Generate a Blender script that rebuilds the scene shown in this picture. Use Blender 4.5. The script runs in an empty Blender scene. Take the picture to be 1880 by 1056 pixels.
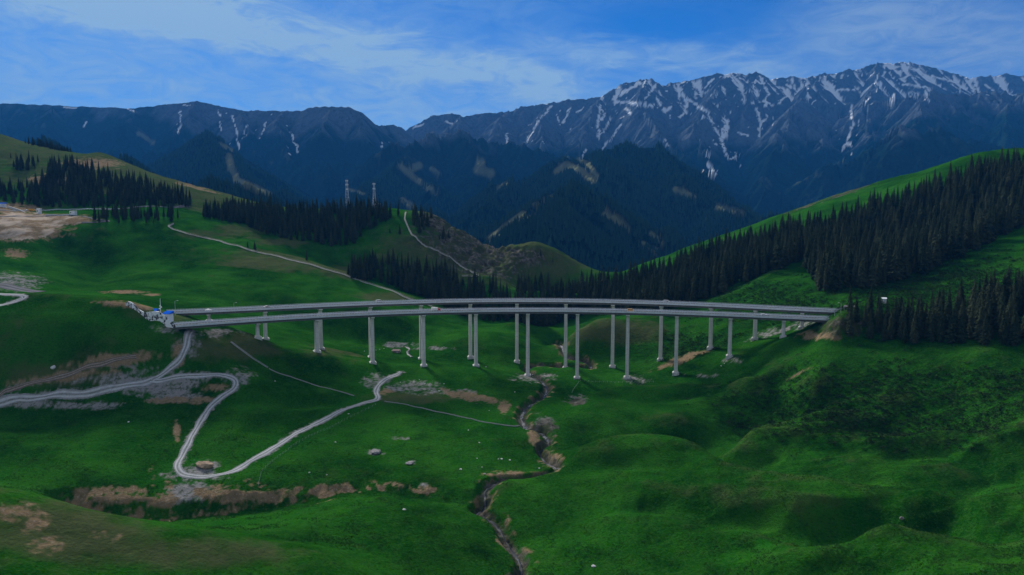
import bpy, math, random
import numpy as np

random.seed(7)
rng = np.random.default_rng(11)
C = bpy.context.scene.collection
R = math.radians

# ------------------------------------------------------------------ camera, sky, sun, exposure
F = 1253.0                      # focal length in photo pixels (photo 1880 x 1056)
PITCH = R(5.38)
CT, ST = math.cos(PITCH), math.sin(PITCH)
CAMZ = 140.0
cam_d = bpy.data.cameras.new('camera')
cam = bpy.data.objects.new('camera', cam_d)
C.objects.link(cam)
cam_d.sensor_width = 36.0
cam_d.lens = 36.0 * F / 1880.0
cam_d.clip_start = 1.0
cam_d.clip_end = 60000.0
cam.location = (0, 0, CAMZ)
cam.rotation_euler = (R(90) - PITCH, 0, 0)
scene = bpy.context.scene
scene.camera = cam
scene.view_settings.view_transform = 'Standard'
scene.view_settings.look = 'None'
scene.view_settings.exposure = 0.70
scene.view_settings.gamma = 1.0
scene.view_settings.use_curve_mapping = False
scene.render.engine = 'CYCLES'
scene.cycles.use_denoising = True
scene.cycles.max_bounces = 5
scene.cycles.diffuse_bounces = 2
scene.cycles.glossy_bounces = 2
scene.cycles.volume_bounces = 0
scene.cycles.transparent_max_bounces = 6

SUN_EL, SUN_AZ = R(29), R(-28)       # azimuth from +Y, clockwise positive (left of the view)
sun_d = bpy.data.lights.new('sun', 'SUN')
sun_d.energy = 3.2
sun_d.angle = R(12)
sun_d.color = (1.0, 0.98, 0.94)
sun = bpy.data.objects.new('sun', sun_d)
C.objects.link(sun)
sun.rotation_euler = (R(90) - SUN_EL, 0, -SUN_AZ + R(180))


def pix(px, py):
    """direction of a photo pixel as (X/Y, Z/Y) slopes"""
    xc = (np.asarray(px, float) - 940.0) / F
    yc = (528.0 - np.asarray(py, float)) / F
    d = CT + yc * ST
    return xc / d, (-ST + yc * CT) / d


def proj(u, s):
    """slopes -> photo pixel"""
    yc = (ST + s * CT) / (CT - s * ST)
    d = CT + yc * ST
    return 940.0 + F * u * d, 528.0 - F * yc


def azel(px, py):
    u, s = pix(px, py)
    return math.atan2(u, 1.0), math.atan2(s, math.hypot(u, 1.0))


# ---- node helper
class NT:
    def __init__(self, tree):
        self.t = tree

    def n(self, typ, **kw):
        nd = self.t.nodes.new(typ)
        for k, v in kw.items():
            if k.startswith('i_'):
                nd.inputs[k[2:].replace('_', ' ')].default_value = v
            else:
                setattr(nd, k, v)
        return nd

    def link(self, a, b):
        self.t.links.new(a, b)

    def val(self, sock, v):
        if isinstance(v, (int, float, tuple, list)):
            sock.default_value = v
        else:
            self.link(v, sock)

    def math(self, op, a, b=None, c=None, clamp=False):
        nd = self.n('ShaderNodeMath', operation=op, use_clamp=clamp)
        self.val(nd.inputs[0], a)
        if b is not None:
            self.val(nd.inputs[1], b)
        if c is not None:
            self.val(nd.inputs[2], c)
        return nd.outputs[0]

    def mix(self, f, a, b, blend='MIX'):
        nd = self.n('ShaderNodeMix', data_type='RGBA', blend_type=blend)
        self.val(nd.inputs['Factor'], f)
        for s, v in ((nd.inputs[6], a), (nd.inputs[7], b)):
            if isinstance(v, (tuple, list)):
                s.default_value = (v[0], v[1], v[2], 1)
            else:
                self.link(v, s)
        return nd.outputs[2]

    def noise(self, vec, scale, detail=4, rough=0.55, dist=0.0):
        nd = self.n('ShaderNodeTexNoise')
        if vec is not None:
            self.link(vec, nd.inputs['Vector'])
        nd.inputs['Scale'].default_value = scale
        nd.inputs['Detail'].default_value = detail
        nd.inputs['Roughness'].default_value = rough
        nd.inputs['Distortion'].default_value = dist
        return nd.outputs['Fac']

    def ramp(self, f, lo, hi, a=0.0, b=1.0, smooth=True):
        nd = self.n('ShaderNodeMapRange', interpolation_type='SMOOTHSTEP' if smooth else 'LINEAR')
        self.val(nd.inputs[0], f)
        nd.inputs[1].default_value = lo
        nd.inputs[2].default_value = hi
        nd.inputs[3].default_value = a
        nd.inputs[4].default_value = b
        return nd.outputs[0]

    def scalev(self, vec, sx, sy, sz):
        nd = self.n('ShaderNodeVectorMath', operation='MULTIPLY')
        self.link(vec, nd.inputs[0])
        nd.inputs[1].default_value = (sx, sy, sz)
        return nd.outputs[0]


def build_world():
    w = bpy.data.worlds.new('World')
    scene.world = w
    w.use_nodes = True
    w.node_tree.nodes.clear()
    T = NT(w.node_tree)
    out = T.n('ShaderNodeOutputWorld')
    bg = T.n('ShaderNodeBackground')
    bg.inputs['Strength'].default_value = 0.10
    sky = T.n('ShaderNodeTexSky', sky_type='NISHITA', sun_disc=False)
    sky.sun_elevation = SUN_EL
    sky.sun_rotation = SUN_AZ
    sky.altitude = 2000
    sky.air_density = 1.0
    sky.dust_density = 0.3
    sky.ozone_density = 2.0
    base = T.mix(1.0, sky.outputs[0], SKY_TINT, 'MULTIPLY')
    tc = T.n('ShaderNodeTexCoord')
    d = tc.outputs['Generated']
    sep = T.n('ShaderNodeSeparateXYZ')
    T.link(d, sep.inputs[0])
    x, y, z = sep.outputs
    az = T.math('ARCTAN2', x, y)
    el = T.math('ARCSINE', z)
    # projected cloud plane
    zz = T.math('ADD', z, 0.10)
    zz = T.math('MAXIMUM', zz, 0.03)
    cx = T.math('DIVIDE', x, zz)
    cy = T.math('DIVIDE', y, zz)
    cmb = T.n('ShaderNodeCombineXYZ')
    T.link(cx, cmb.inputs[0])
    T.link(cy, cmb.inputs[1])
    P = cmb.outputs[0]
    ca = T.n('ShaderNodeCombineXYZ')
    T.link(az, ca.inputs[0])
    T.link(el, ca.inputs[1])
    A = ca.outputs[0]
    n_big = T.noise(P, 0.55, 5, 0.6, 0.6)
    n_fine = T.noise(T.scalev(A, 6.0, 26.0, 1.0), 1.0, 8, 0.62, 1.2)
    n_wisp = T.noise(T.scalev(A, 14.0, 40.0, 1.0), 1.0, 8, 0.65, 1.6)

    def band(pts, width, gain, fuzz):
        az_e = np.array([azel(*p) for p in pts])
        c = np.polyfit(az_e[:, 0], az_e[:, 1], 2)
        e = T.math('ADD', T.math('MULTIPLY', T.math('ADD', T.math('MULTIPLY', az, float(c[0])), float(c[1])), az), float(c[2]))
        dd = T.math('SUBTRACT', el, e)
        dd = T.math('ADD', dd, T.math('MULTIPLY', T.math('SUBTRACT', n_fine, 0.5), fuzz))
        g = T.math('DIVIDE', dd, width)
        g = T.math('POWER', 2.718, T.math('MULTIPLY', T.math('MULTIPLY', g, g), -1.0))
        lo, hi = float(az_e[:, 0].min()), float(az_e[:, 0].max())
        g = T.math('MULTIPLY', g, T.ramp(az, lo - 0.10, lo + 0.05))
        g = T.math('MULTIPLY', g, T.ramp(az, hi - 0.05, hi + 0.10, 1.0, 0.0))
        return T.math('MULTIPLY', g, gain)

    soft = T.ramp(n_big, 0.34, 0.78, 0.0, 0.55)
    # thicker veil towards the left and the horizon, clear deep blue to the upper right of the middle
    left = T.ramp(az, -0.75, 0.15, 0.30, 0.0)
    hor = T.ramp(el, 0.10, 0.34, 0.42, 0.0)
    veil = T.math('ADD', soft, T.math('ADD', left, hor))
    ha, he = azel(1235, 40)
    dx = T.math('DIVIDE', T.math('SUBTRACT', az, ha), 0.22)
    dy = T.math('DIVIDE', T.math('SUBTRACT', el, he), 0.055)
    hole = T.math('ADD', T.math('MULTIPLY', dx, dx), T.math('MULTIPLY', dy, dy))
    hole = T.math('POWER', 2.718, T.math('MULTIPLY', hole, -1.0))
    veil = T.math('MULTIPLY', veil, T.math('SUBTRACT', 1.0, T.math('MULTIPLY', hole, 0.9)))
    b1 = band([(60, -30), (250, 12), (400, 45), (520, 74), (700, 100), (880, 125), (1050, 165)], 0.024, 0.75, 0.10)
    b2 = band([(150, 5), (300, 15), (450, 30)], 0.030, 0.60, 0.08)
    b3 = band([(1010, 85), (1100, 92), (1250, 112), (1420, 130)], 0.018, 0.50, 0.09)
    b4 = band([(1480, 60), (1650, 40), (1800, 60), (1900, 85)], 0.05, 0.45, 0.10)
    tot = T.math('ADD', veil, T.math('ADD', T.math('ADD', b1, b2), T.math('ADD', b3, b4)))
    tot = T.math('MULTIPLY', tot, T.ramp(n_wisp, 0.26, 0.74, 0.55, 1.18))
    tot = T.math('MINIMUM', T.math('MAXIMUM', tot, 0.0), 0.92)
    warm = T.ramp(az, 0.15, 0.62)
    ccol = T.mix(warm, CLOUD_COL, CLOUD_WARM)
    col = T.mix(tot, base, ccol)
    # unseen grey cloud sheet added overhead and behind the camera to neutralise fill light
    over = T.math('MAXIMUM', T.ramp(el, 0.36, 0.75), T.ramp(y, 0.25, -0.35))
    over = T.math('MULTIPLY', over, T.ramp(n_big, 0.25, 0.6, 0.60, 0.95))
    col = T.mix(over, col, CLOUD_FILL)
    T.link(col, bg.inputs['Color'])
    T.link(bg.outputs[0], out.inputs['Surface'])


SKY_TINT = (0.036, 0.29, 0.62)
CLOUD_COL = (2.05, 3.2, 4.4)
CLOUD_FILL = (2.1, 2.4, 2.8)
CLOUD_WARM = (1.7, 2.5, 3.7)
build_world()


# ------------------------------------------------------------------ numeric helpers
_perm = np.random.default_rng(5).permutation(1024).astype(np.int64)
_perm = np.concatenate([_perm, _perm])
_ang = np.random.default_rng(6).random(1024) * 2 * np.pi
_gx, _gy = np.cos(_ang), np.sin(_ang)


def pnoise(x, y, seed=0):
    x = np.asarray(x, float)
    y = np.asarray(y, float)
    xi = np.floor(x).astype(np.int64)
    yi = np.floor(y).astype(np.int64)
    xf, yf = x - xi, y - yi
    u = xf * xf * xf * (xf * (xf * 6 - 15) + 10)
    v = yf * yf * yf * (yf * (yf * 6 - 15) + 10)

    def g(ix, iy, dx, dy):
        h = _perm[(_perm[(ix + seed * 37) & 1023] + iy) & 1023]
        return _gx[h] * dx + _gy[h] * dy
    a = g(xi, yi, xf, yf)
    b = g(xi + 1, yi, xf - 1, yf)
    c = g(xi, yi + 1, xf, yf - 1)
    d = g(xi + 1, yi + 1, xf - 1, yf - 1)
    return (a + u * (b - a)) + v * ((c + u * (d - c)) - (a + u * (b - a)))


def fbm(x, y, octv=4, seed=0, gain=0.5):
    t, a, f = 0.0, 1.0, 1.0
    for i in range(octv):
        t = t + a * pnoise(x * f, y * f, seed + i)
        a *= gain
        f *= 2.03
    return t


def sstep(a, b, x):
    t = np.clip((x - a) / (b - a), 0, 1)
    return t * t * (3 - 2 * t)


def polydist(X, Y, pts):
    """distance to a polyline and position along it (index + fraction)"""
    best = np.full(X.shape, 1e9)
    par = np.zeros(X.shape)
    for i in range(len(pts) - 1):
        ax, ay = pts[i][0], pts[i][1]
        bx, by = pts[i + 1][0], pts[i + 1][1]
        dx, dy = bx - ax, by - ay
        L = dx * dx + dy * dy + 1e-9
        t = np.clip(((X - ax) * dx + (Y - ay) * dy) / L, 0, 1)
        d = np.hypot(X - ax - t * dx, Y - ay - t * dy)
        m = d < best
        best = np.where(m, d, best)
        par = np.where(m, i + t, par)
    return best, par


class TPS:
    def __init__(self, P, v, lam):
        P = np.asarray(P, float)
        n = len(P)
        K = self.k(np.hypot(P[:, None, 0] - P[None, :, 0], P[:, None, 1] - P[None, :, 1]))
        K += lam * np.eye(n)
        Q = np.c_[np.ones(n), P]
        A = np.block([[K, Q], [Q.T, np.zeros((3, 3))]])
        self.w = np.linalg.solve(A, np.r_[v, 0, 0, 0])
        self.P = P

    @staticmethod
    def k(r):
        return r * r * np.log(r + 1e-9)

    def __call__(self, a, b):
        o = self.w[-3] + self.w[-2] * a + self.w[-1] * b
        for i, (p, q) in enumerate(self.P):
            o = o + self.w[i] * self.k(np.hypot(a - p, b - q))
        return o


def upsample(small, us, vs, U, V):
    """bicubic-ish (Catmull-Rom) resample of small[v,u] on regular axes to axes U, V"""
    def w1(src, dst):
        h = src[1] - src[0]
        t = (dst - src[0]) / h
        i = np.clip(np.floor(t).astype(int), 1, len(src) - 3)
        f = t - i
        w = np.stack([-0.5 * f + f * f - 0.5 * f ** 3, 1 - 2.5 * f * f + 1.5 * f ** 3,
                      0.5 * f + 2 * f * f - 1.5 * f ** 3, -0.5 * f * f + 0.5 * f ** 3], 0)
        return i, w
    iu, wu = w1(us, U)
    iv, wv = w1(vs, V)
    tmp = sum(wu[k][None, :] * small[:, iu + k - 1] for k in range(4))
    return sum(wv[k][:, None] * tmp[iv + k - 1, :] for k in range(4))


class Field:
    """height field on a fan of columns (X/Y = const) and rows (ln Y = const)"""

    def __init__(self, u0, u1, nu, y0, y1, nv):
        self.u = np.linspace(u0, u1, nu)
        self.v = np.linspace(math.log(y0), math.log(y1), nv)
        self.du, self.dv = self.u[1] - self.u[0], self.v[1] - self.v[0]
        self.Y = np.repeat(np.exp(self.v)[:, None], nu, 1)
        self.X = self.Y * self.u[None, :]
        self.Z = None

    def grads(self, Z):
        Zv, Zu = np.gradient(Z, self.dv, self.du)
        gx = Zu / self.Y
        gy = (Zv - gx * self.X) / self.Y
        return gx, gy

    def sample(self, A, X, Y):
        X = np.asarray(X, float)
        Y = np.asarray(Y, float)
        a = np.clip((X / Y - self.u[0]) / self.du, 0, len(self.u) - 1.001)
        b = np.clip((np.log(Y) - self.v[0]) / self.dv, 0, len(self.v) - 1.001)
        i, j = a.astype(int), b.astype(int)
        fa, fb = a - i, b - j
        return ((A[j, i] * (1 - fa) + A[j, i + 1] * fa) * (1 - fb)
                + (A[j + 1, i] * (1 - fa) + A[j + 1, i + 1] * fa) * fb)

    def z(self, X, Y):
        return self.sample(self.Z, X, Y)

    def hit(self, px, py, ymin=0):
        u, s = pix(px, py)
        a = min(max((u - self.u[0]) / self.du, 0), len(self.u) - 1.001)
        i = int(a)
        f = a - i
        col = (self.Z[:, i] * (1 - f) + self.Z[:, i + 1] * f - CAMZ) / self.Y[:, 0]
        ok = (col >= s) & (self.Y[:, 0] >= ymin)
        if not ok.any():
            k = int(np.argmax(np.where(self.Y[:, 0] >= ymin, col, -9)))
            Y = self.Y[k, 0]
        else:
            k = int(np.argmax(ok))
            if k == 0:
                Y = self.Y[0, 0]
            else:
                t = (s - col[k - 1]) / (col[k] - col[k - 1] + 1e-12)
                t = min(max(t, 0), 1)
                Y = math.exp(self.v[k - 1] + t * self.dv)
        return u * Y, Y, float(self.z(u * Y, Y))

    def pixels(self):
        return proj(self.u[None, :] + 0 * self.Y, (self.Z - CAMZ) / self.Y)

    def mesh(self, name, attrs, mat):
        nv, nu = self.Z.shape
        me = bpy.data.meshes.new(name)
        n = nv * nu
        co = np.stack([self.X, self.Y, self.Z], -1).reshape(-1).astype(np.float32)
        idx = np.arange(n, dtype=np.int32).reshape(nv, nu)
        q = np.stack([idx[:-1, :-1], idx[:-1, 1:], idx[1:, 1:], idx[1:, :-1]], -1).reshape(-1, 4)
        me.vertices.add(n)
        me.vertices.foreach_set('co', co)
        me.loops.add(q.size)
        me.loops.foreach_set('vertex_index', q.reshape(-1))
        me.polygons.add(len(q))
        me.polygons.foreach_set('loop_start', np.arange(0, q.size, 4, dtype=np.int32))
        me.polygons.foreach_set('use_smooth', np.ones(len(q), dtype=bool))
        for an, arr in attrs.items():
            at = me.attributes.new(an, 'FLOAT_COLOR', 'POINT')
            at.data.foreach_set('color', arr.reshape(-1).astype(np.float32))
        me.materials.append(mat)
        me.update(calc_edges=True)
        o = bpy.data.objects.new(name, me)
        C.objects.link(o)
        return o


# ------------------------------------------------------------------ near ground: control points (photo column, photo row, forward distance)
CP = []


def cp(s):
    for t in s.split():
        a = t.split(',')
        CP.append((float(a[0]), float(a[1]), float(a[2])))


# stream bed and valley floor
cp('950,1056,256 925,980,287 880,920,312 900,885,330 1020,848,362 985,790,405 960,745,455 1000,700,525 1050,668,575 1040,640,650 1000,606,760 1010,578,900 1010,560,1080')
# bridge pier feet
cp('470,626,487 580,648,507 681,667,523 777,672,536 873,672,540 967,692,543 1060,694,543 1152,694,537 1245,684,527 1342,656,515 1440,622,500')
cp('487,626,520 587,642,545 680,656,560 772,660,570 862,658,578 951,668,580 1039,668,580 1127,671,577 1215,655,568 1305,632,557 1389,616,545 1474,600,528')
# left middle ground and the gravel tracks
cp('335,604,468 340,650,450 290,690,436 440,694,441 300,720,424 0,742,410 150,730,415 180,780,385 0,800,372 0,870,327 150,860,330 340,872,334 250,800,372 400,800,378 520,800,390 430,860,342 520,830,368 690,737,455 600,770,425 550,720,452 500,670,475 430,640,472 740,686,518 640,700,485 720,800,395 850,790,405 820,840,368 700,860,350 900,750,450 850,720,485 800,700,505 600,860,345 1000,880,335')
# gully on the left and the spur in the bottom left corner
cp('0,903,292 90,925,292 170,942,296 300,948,298 400,935,304 500,930,308 640,912,314 760,905,318 560,885,330 200,890,320 420,885,326')
cp('0,915,213 90,935,214 170,957,217 280,975,220 400,994,222 500,1017,224 620,1046,226 0,985,190 0,1056,172 200,1056,188 420,1056,204 300,1010,206')
cp('400,966,262 500,965,270 700,932,290 800,1000,264 620,980,262 850,1056,252 720,1056,240 820,940,296')
# left hill with the tunnel mouth
cp('100,600,452 200,640,440 0,650,430 60,690,424 0,545,492 75,545,492 150,548,487 210,556,484 255,566,482 290,590,474 300,620,458')
cp('0,528,560 80,538,560 200,545,572 300,548,598 400,570,580 330,578,545 500,604,572 600,622,602 700,604,640 650,640,575 450,580,600')
# wide green hill behind the bridge
cp('0,505,600 60,515,600 100,470,720 0,470,680 200,480,735 200,530,630 300,500,700 400,500,720 400,540,640 500,540,660 600,560,660 700,570,665 620,530,730 800,600,660 850,620,620 950,625,620 890,640,590')
cp('0,442,712 0,420,735 60,436,735 100,415,785 0,396,775 150,410,800 230,412,820 310,413,850 360,430,842 420,447,830 500,467,810 560,480,798 620,497,785 680,520,768 745,544,750 800,568,735 845,588,720 895,598,708 940,592,705 985,600,700 1020,628,672')
# mid meadow and forest ground left
cp('60,386,900 150,386,905 220,385,905 300,392,900 350,400,905 400,424,880 480,438,880 540,452,880 600,460,885 640,452,905 690,430,945 720,405,985 600,482,860 660,500,850 720,515,840 780,535,825 850,548,815 900,560,800 760,470,900 820,495,885 880,505,872')
cp('0,360,950 0,335,1020 60,300,1150 100,345,1020 200,350,1020 200,320,1120 300,360,1050 60,330,1060')
cp('-100,225,1420 0,246,1400 50,262,1370 100,276,1350 150,285,1340 185,280,1330 230,298,1300 280,318,1280 330,335,1250 380,348,1220 430,360,1200 500,376,1150')
cp('0,330,1700 200,350,1700 330,390,1650 450,410,1600')
# ridge with the two masts, rocky nose
cp('380,388,1030 450,388,1055 560,389,1065 640,386,1065 690,384,1055 745,389,1035 790,392,1030 820,410,1020 850,427,1012 900,456,1000 935,452,1012 990,452,1015 1040,472,1005 1090,497,990')
cp('450,410,960 550,415,970 640,420,980 770,420,975 800,445,940 850,470,935 900,490,930 950,500,915 1000,495,940 1050,505,935 1000,535,860 950,530,862 1060,540,880')
cp('560,440,1350 700,440,1350 850,500,1350 1000,520,1350 1090,550,1350 450,430,1450')
# right hill
cp('1880,303,890 1840,292,915 1790,284,950 1745,298,975 1700,313,1000 1600,338,1050 1520,363,1095 1400,407,1150 1300,442,1180 1200,478,1195 1100,512,1190')
cp('1880,380,740 1750,380,800 1600,400,860 1500,430,860 1400,460,870 1300,490,870 1200,520,860 1100,555,830 1750,430,720 1650,460,720 1880,420,655 1820,446,635 1760,475,615 1700,505,590 1640,530,565 1580,548,545')
cp('1300,550,690 1360,524,695 1420,496,700 1520,470,725 1250,575,670 1200,585,655 1130,586,648 1090,588,642 1060,606,625 1080,640,600 1160,630,605 1250,630,590 1350,590,585 1420,550,610 1480,530,610 1500,560,560 1450,580,560 1600,500,640 1180,560,760 1250,540,780 1080,590,740')
cp('1800,350,1300 1600,400,1350 1400,460,1450 1200,530,1500')
# right bridge end, stand of spruce and scrub slope
cp('1545,574,484 1575,572,482 1620,560,500 1530,598,474 1570,620,464 1640,625,450 1700,625,438 1800,622,418 1880,620,404 1700,560,505 1800,540,500 1880,510,500 1750,510,560 1880,460,590 1480,640,470 1500,620,480')
cp('1400,680,455 1500,690,432 1600,670,430 1700,680,405 1800,680,385 1880,690,372 1350,700,470 1600,720,400 1750,740,370 1880,740,345')
# mounds in the right foreground
cp('1100,722,480 1150,711,492 1250,706,483 1330,712,468 1400,733,444 1080,760,430 1100,790,396 1250,765,418 1350,790,390 1180,745,450 1420,775,410')
cp('1060,826,360 1110,806,370 1180,800,373 1240,808,364 1290,832,349 1330,858,327 1180,796,402 1260,808,398 1090,800,396 1150,848,346 1050,890,326 1250,860,334 1120,900,318')
cp('1400,868,312 1500,881,296 1600,890,281 1700,902,266 1800,917,252 1880,931,241 1400,848,352 1500,862,338 1600,868,327 1700,875,316 1800,876,308 1880,878,302')
cp('1480,766,392 1560,758,388 1640,765,376 1500,800,368 1600,805,356 1700,800,346 1800,790,338 1880,780,328 1420,800,372 1700,840,330 1850,830,318 1790,898,268')
cp('1300,960,277 1400,945,276 1500,962,262 1600,950,262 1750,955,250 1880,975,232 1200,930,296 1100,965,290 1200,1000,270')
cp('1500,1017,231 1570,990,236 1650,976,236 1730,978,232 1800,990,224 1880,1007,214 1500,1056,222 1600,1040,222 1700,1056,206 1880,1056,192 1350,1020,252 1200,1056,248 1050,1056,256 1060,1010,272')
# beyond the frame
cp('-450,560,500 -450,650,430 -450,800,370 -450,900,320 -450,900,215 -450,1056,165 -450,470,690 -450,400,820 -450,330,1050 -450,190,1400 -450,300,1700')
cp('2350,300,700 2350,260,900 2350,360,600 2350,450,480 2350,550,400 2350,680,340 2350,780,300 2350,930,220 2350,1056,180 2350,300,1300 300,1250,140 900,1250,190 1500,1250,165 -300,1250,130 2200,1250,150')

TH = Field(-1.10, 1.16, 1180, 118, 1750, 900)


def build_ground():
    cpa = np.array(CP)
    u, s = pix(cpa[:, 0], cpa[:, 1])
    t = TPS(np.c_[u, np.log(cpa[:, 2])], s, 6e-5)
    us = np.linspace(TH.u[0] - 0.03, TH.u[-1] + 0.03, 240)
    vs = np.linspace(TH.v[0] - 0.03, TH.v[-1] + 0.03, 260)
    S = t(us[None, :] + 0 * vs[:, None], vs[:, None] + 0 * us[None, :])
    S = upsample(S, us, vs, TH.u, TH.v)
    TH.Z = S * TH.Y + CAMZ


build_ground()

# ------------------------------------------------------------------ ground: mounds, stream bed, gullies, small relief
def line_xy(pts, ymin=0, step=None, smooth=True):
    """photo polyline -> resampled ground polyline (X, Y)"""
    P = np.array([TH.hit(p[0], p[1], p[2] if len(p) > 2 else ymin)[:2] for p in pts])
    return resample(P, step, smooth)


def resample(P, step, smooth=True):
    if smooth and len(P) > 2:
        out = []
        Q = np.vstack([2 * P[0] - P[1], P, 2 * P[-1] - P[-2]])
        for i in range(1, len(Q) - 2):
            L = np.linalg.norm(Q[i + 1] - Q[i])
            k = max(2, int(L / 1.0)) if step else 6
            for t in np.linspace(0, 1, min(k, 60), endpoint=False):
                a, b, c, d = Q[i - 1:i + 3]
                out.append(0.5 * ((2 * b) + (c - a) * t + (2 * a - 5 * b + 4 * c - d) * t * t + (3 * b - a - 3 * c + d) * t ** 3))
        out.append(P[-1])
        P = np.array(out)
    if step:
        d = np.r_[0, np.cumsum(np.linalg.norm(np.diff(P, axis=0), axis=1))]
        n = max(2, int(d[-1] / step) + 1)
        t = np.linspace(0, d[-1], n)
        P = np.stack([np.interp(t, d, P[:, k]) for k in range(P.shape[1])], 1)
    return P


def local(pts, pad):
    """row / column window of the ground grid round a polyline"""
    P = np.asarray(pts)
    u = P[:, 0] / P[:, 1]
    j0 = np.searchsorted(TH.v, math.log(max(P[:, 1].min() - pad, 100)))
    j1 = np.searchsorted(TH.v, math.log(P[:, 1].max() + pad))
    w = pad / P[:, 1].min()
    i0 = np.searchsorted(TH.u, u.min() - w)
    i1 = np.searchsorted(TH.u, u.max() + w)
    return slice(j0, j1), slice(i0, i1)


MOUNDS = [
    ([(0, 915), (170, 957), (400, 994), (620, 1046)], 5.0, 20),
    ([(1200, 920), (1220, 924), (1310, 944), (1390, 953), (1480, 970), (1530, 984)], -9.0, 10),
    ([(1540, 952), (1600, 950), (1700, 955), (1790, 968)], -5.5, 10),
    ([(1060, 860), (1140, 852), (1260, 855)], -2.6, 8),
    ([(1105, 728), (1180, 732), (1260, 728)], -2.0, 8),
    ([(1375, 826), (1440, 816), (1490, 814), (1570, 824)], -3.2, 9),
    ([(1660, 842), (1720, 838), (1800, 834)], -3.2, 9),
    ([(1400, 742), (1480, 735), (1560, 745), (1640, 735)], -2.5, 9),
    ([(965, 988), (1010, 978), (1080, 975)], -2.0, 8),
    ([(120, 800), (200, 830), (300, 840)], -2.0, 14),
    ([(480, 790), (560, 750), (640, 735)], -2.0, 9),
    ([(430, 660), (520, 690), (600, 705)], -2.0, 10),
    ([(120, 450), (170, 490), (165, 530)], -6.0, 20),
    ([(600, 505), (640, 560), (700, 590)], 4.0, 24),
    ([(240, 430), (330, 490), (360, 530)], -3.0, 20),
    ([(420, 520), (450, 560)], -2.5, 20),
    ([(1420, 500), (1370, 530), (1310, 552)], 4.0, 13),
    ([(0, 545), (75, 545), (150, 550), (255, 568)], 3.5, 11),
    ([(1250, 655), (1330, 690), (1370, 720), (1300, 740)], 2.0, 11),
]
# crests of the hummocks: gentle towards the camera, steep behind
CRESTS = [
    ([(1050, 832), (1075, 818), (1110, 808), (1180, 801), (1240, 808), (1290, 832), (1330, 858), (1400, 872), (1500, 882), (1600, 890), (1700, 902), (1800, 917), (1890, 931)], 9.8, 22),
    ([(1470, 1036), (1500, 1024), (1570, 998), (1650, 985), (1730, 988), (1800, 1000), (1890, 1016)], 9.1, 18),
    ([(1335, 822), (1360, 806), (1420, 780), (1480, 766), (1560, 758), (1640, 765)], 7.8, 18),
    ([(1075, 745), (1100, 722), (1150, 711), (1250, 706), (1330, 712), (1400, 733), (1430, 752)], 6.5, 22),
    ([(1800, 900), (1830, 892), (1900, 886)], 6.5, 13),
    ([(1540, 815), (1600, 806), (1700, 797), (1800, 801), (1900, 799)], 6.5, 15),
    ([(1600, 856), (1660, 848), (1720, 844), (1790, 848)], 3.6, 12),
    ([(1010, 992), (1060, 968), (1130, 955), (1200, 965)], 4.5, 16),
    ([(420, 752), (500, 755), (580, 752), (640, 742)], 2.9, 16),
    ([(1500, 735), (1600, 722), (1720, 728), (1850, 722)], 3.9, 16),
    ([(700, 905), (800, 915), (860, 930)], 2.1, 12),
    ([(700, 765), (780, 770), (860, 782)], 2.0, 14),
]
STREAM = [(952, 1075), (950, 1056), (958, 1030), (942, 1000), (926, 975), (915, 955), (898, 940), (872, 925), (890, 905), (893, 885), (925, 873),
          (975, 870), (1025, 852), (1005, 838), (990, 822), (1008, 805), (992, 785), (968, 780), (958, 760), (965, 742), (985, 725), (1004, 707),
          (992, 693), (965, 678), (985, 668), (1040, 668), (1080, 672), (1084, 664), (1066, 655), (1036, 640), (1022, 628)]
GULLY = [(100, 912), (170, 930), (300, 938), (420, 925), (500, 920), (580, 907), (660, 895), (720, 897), (800, 905), (872, 912)]

XY = {}


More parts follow.
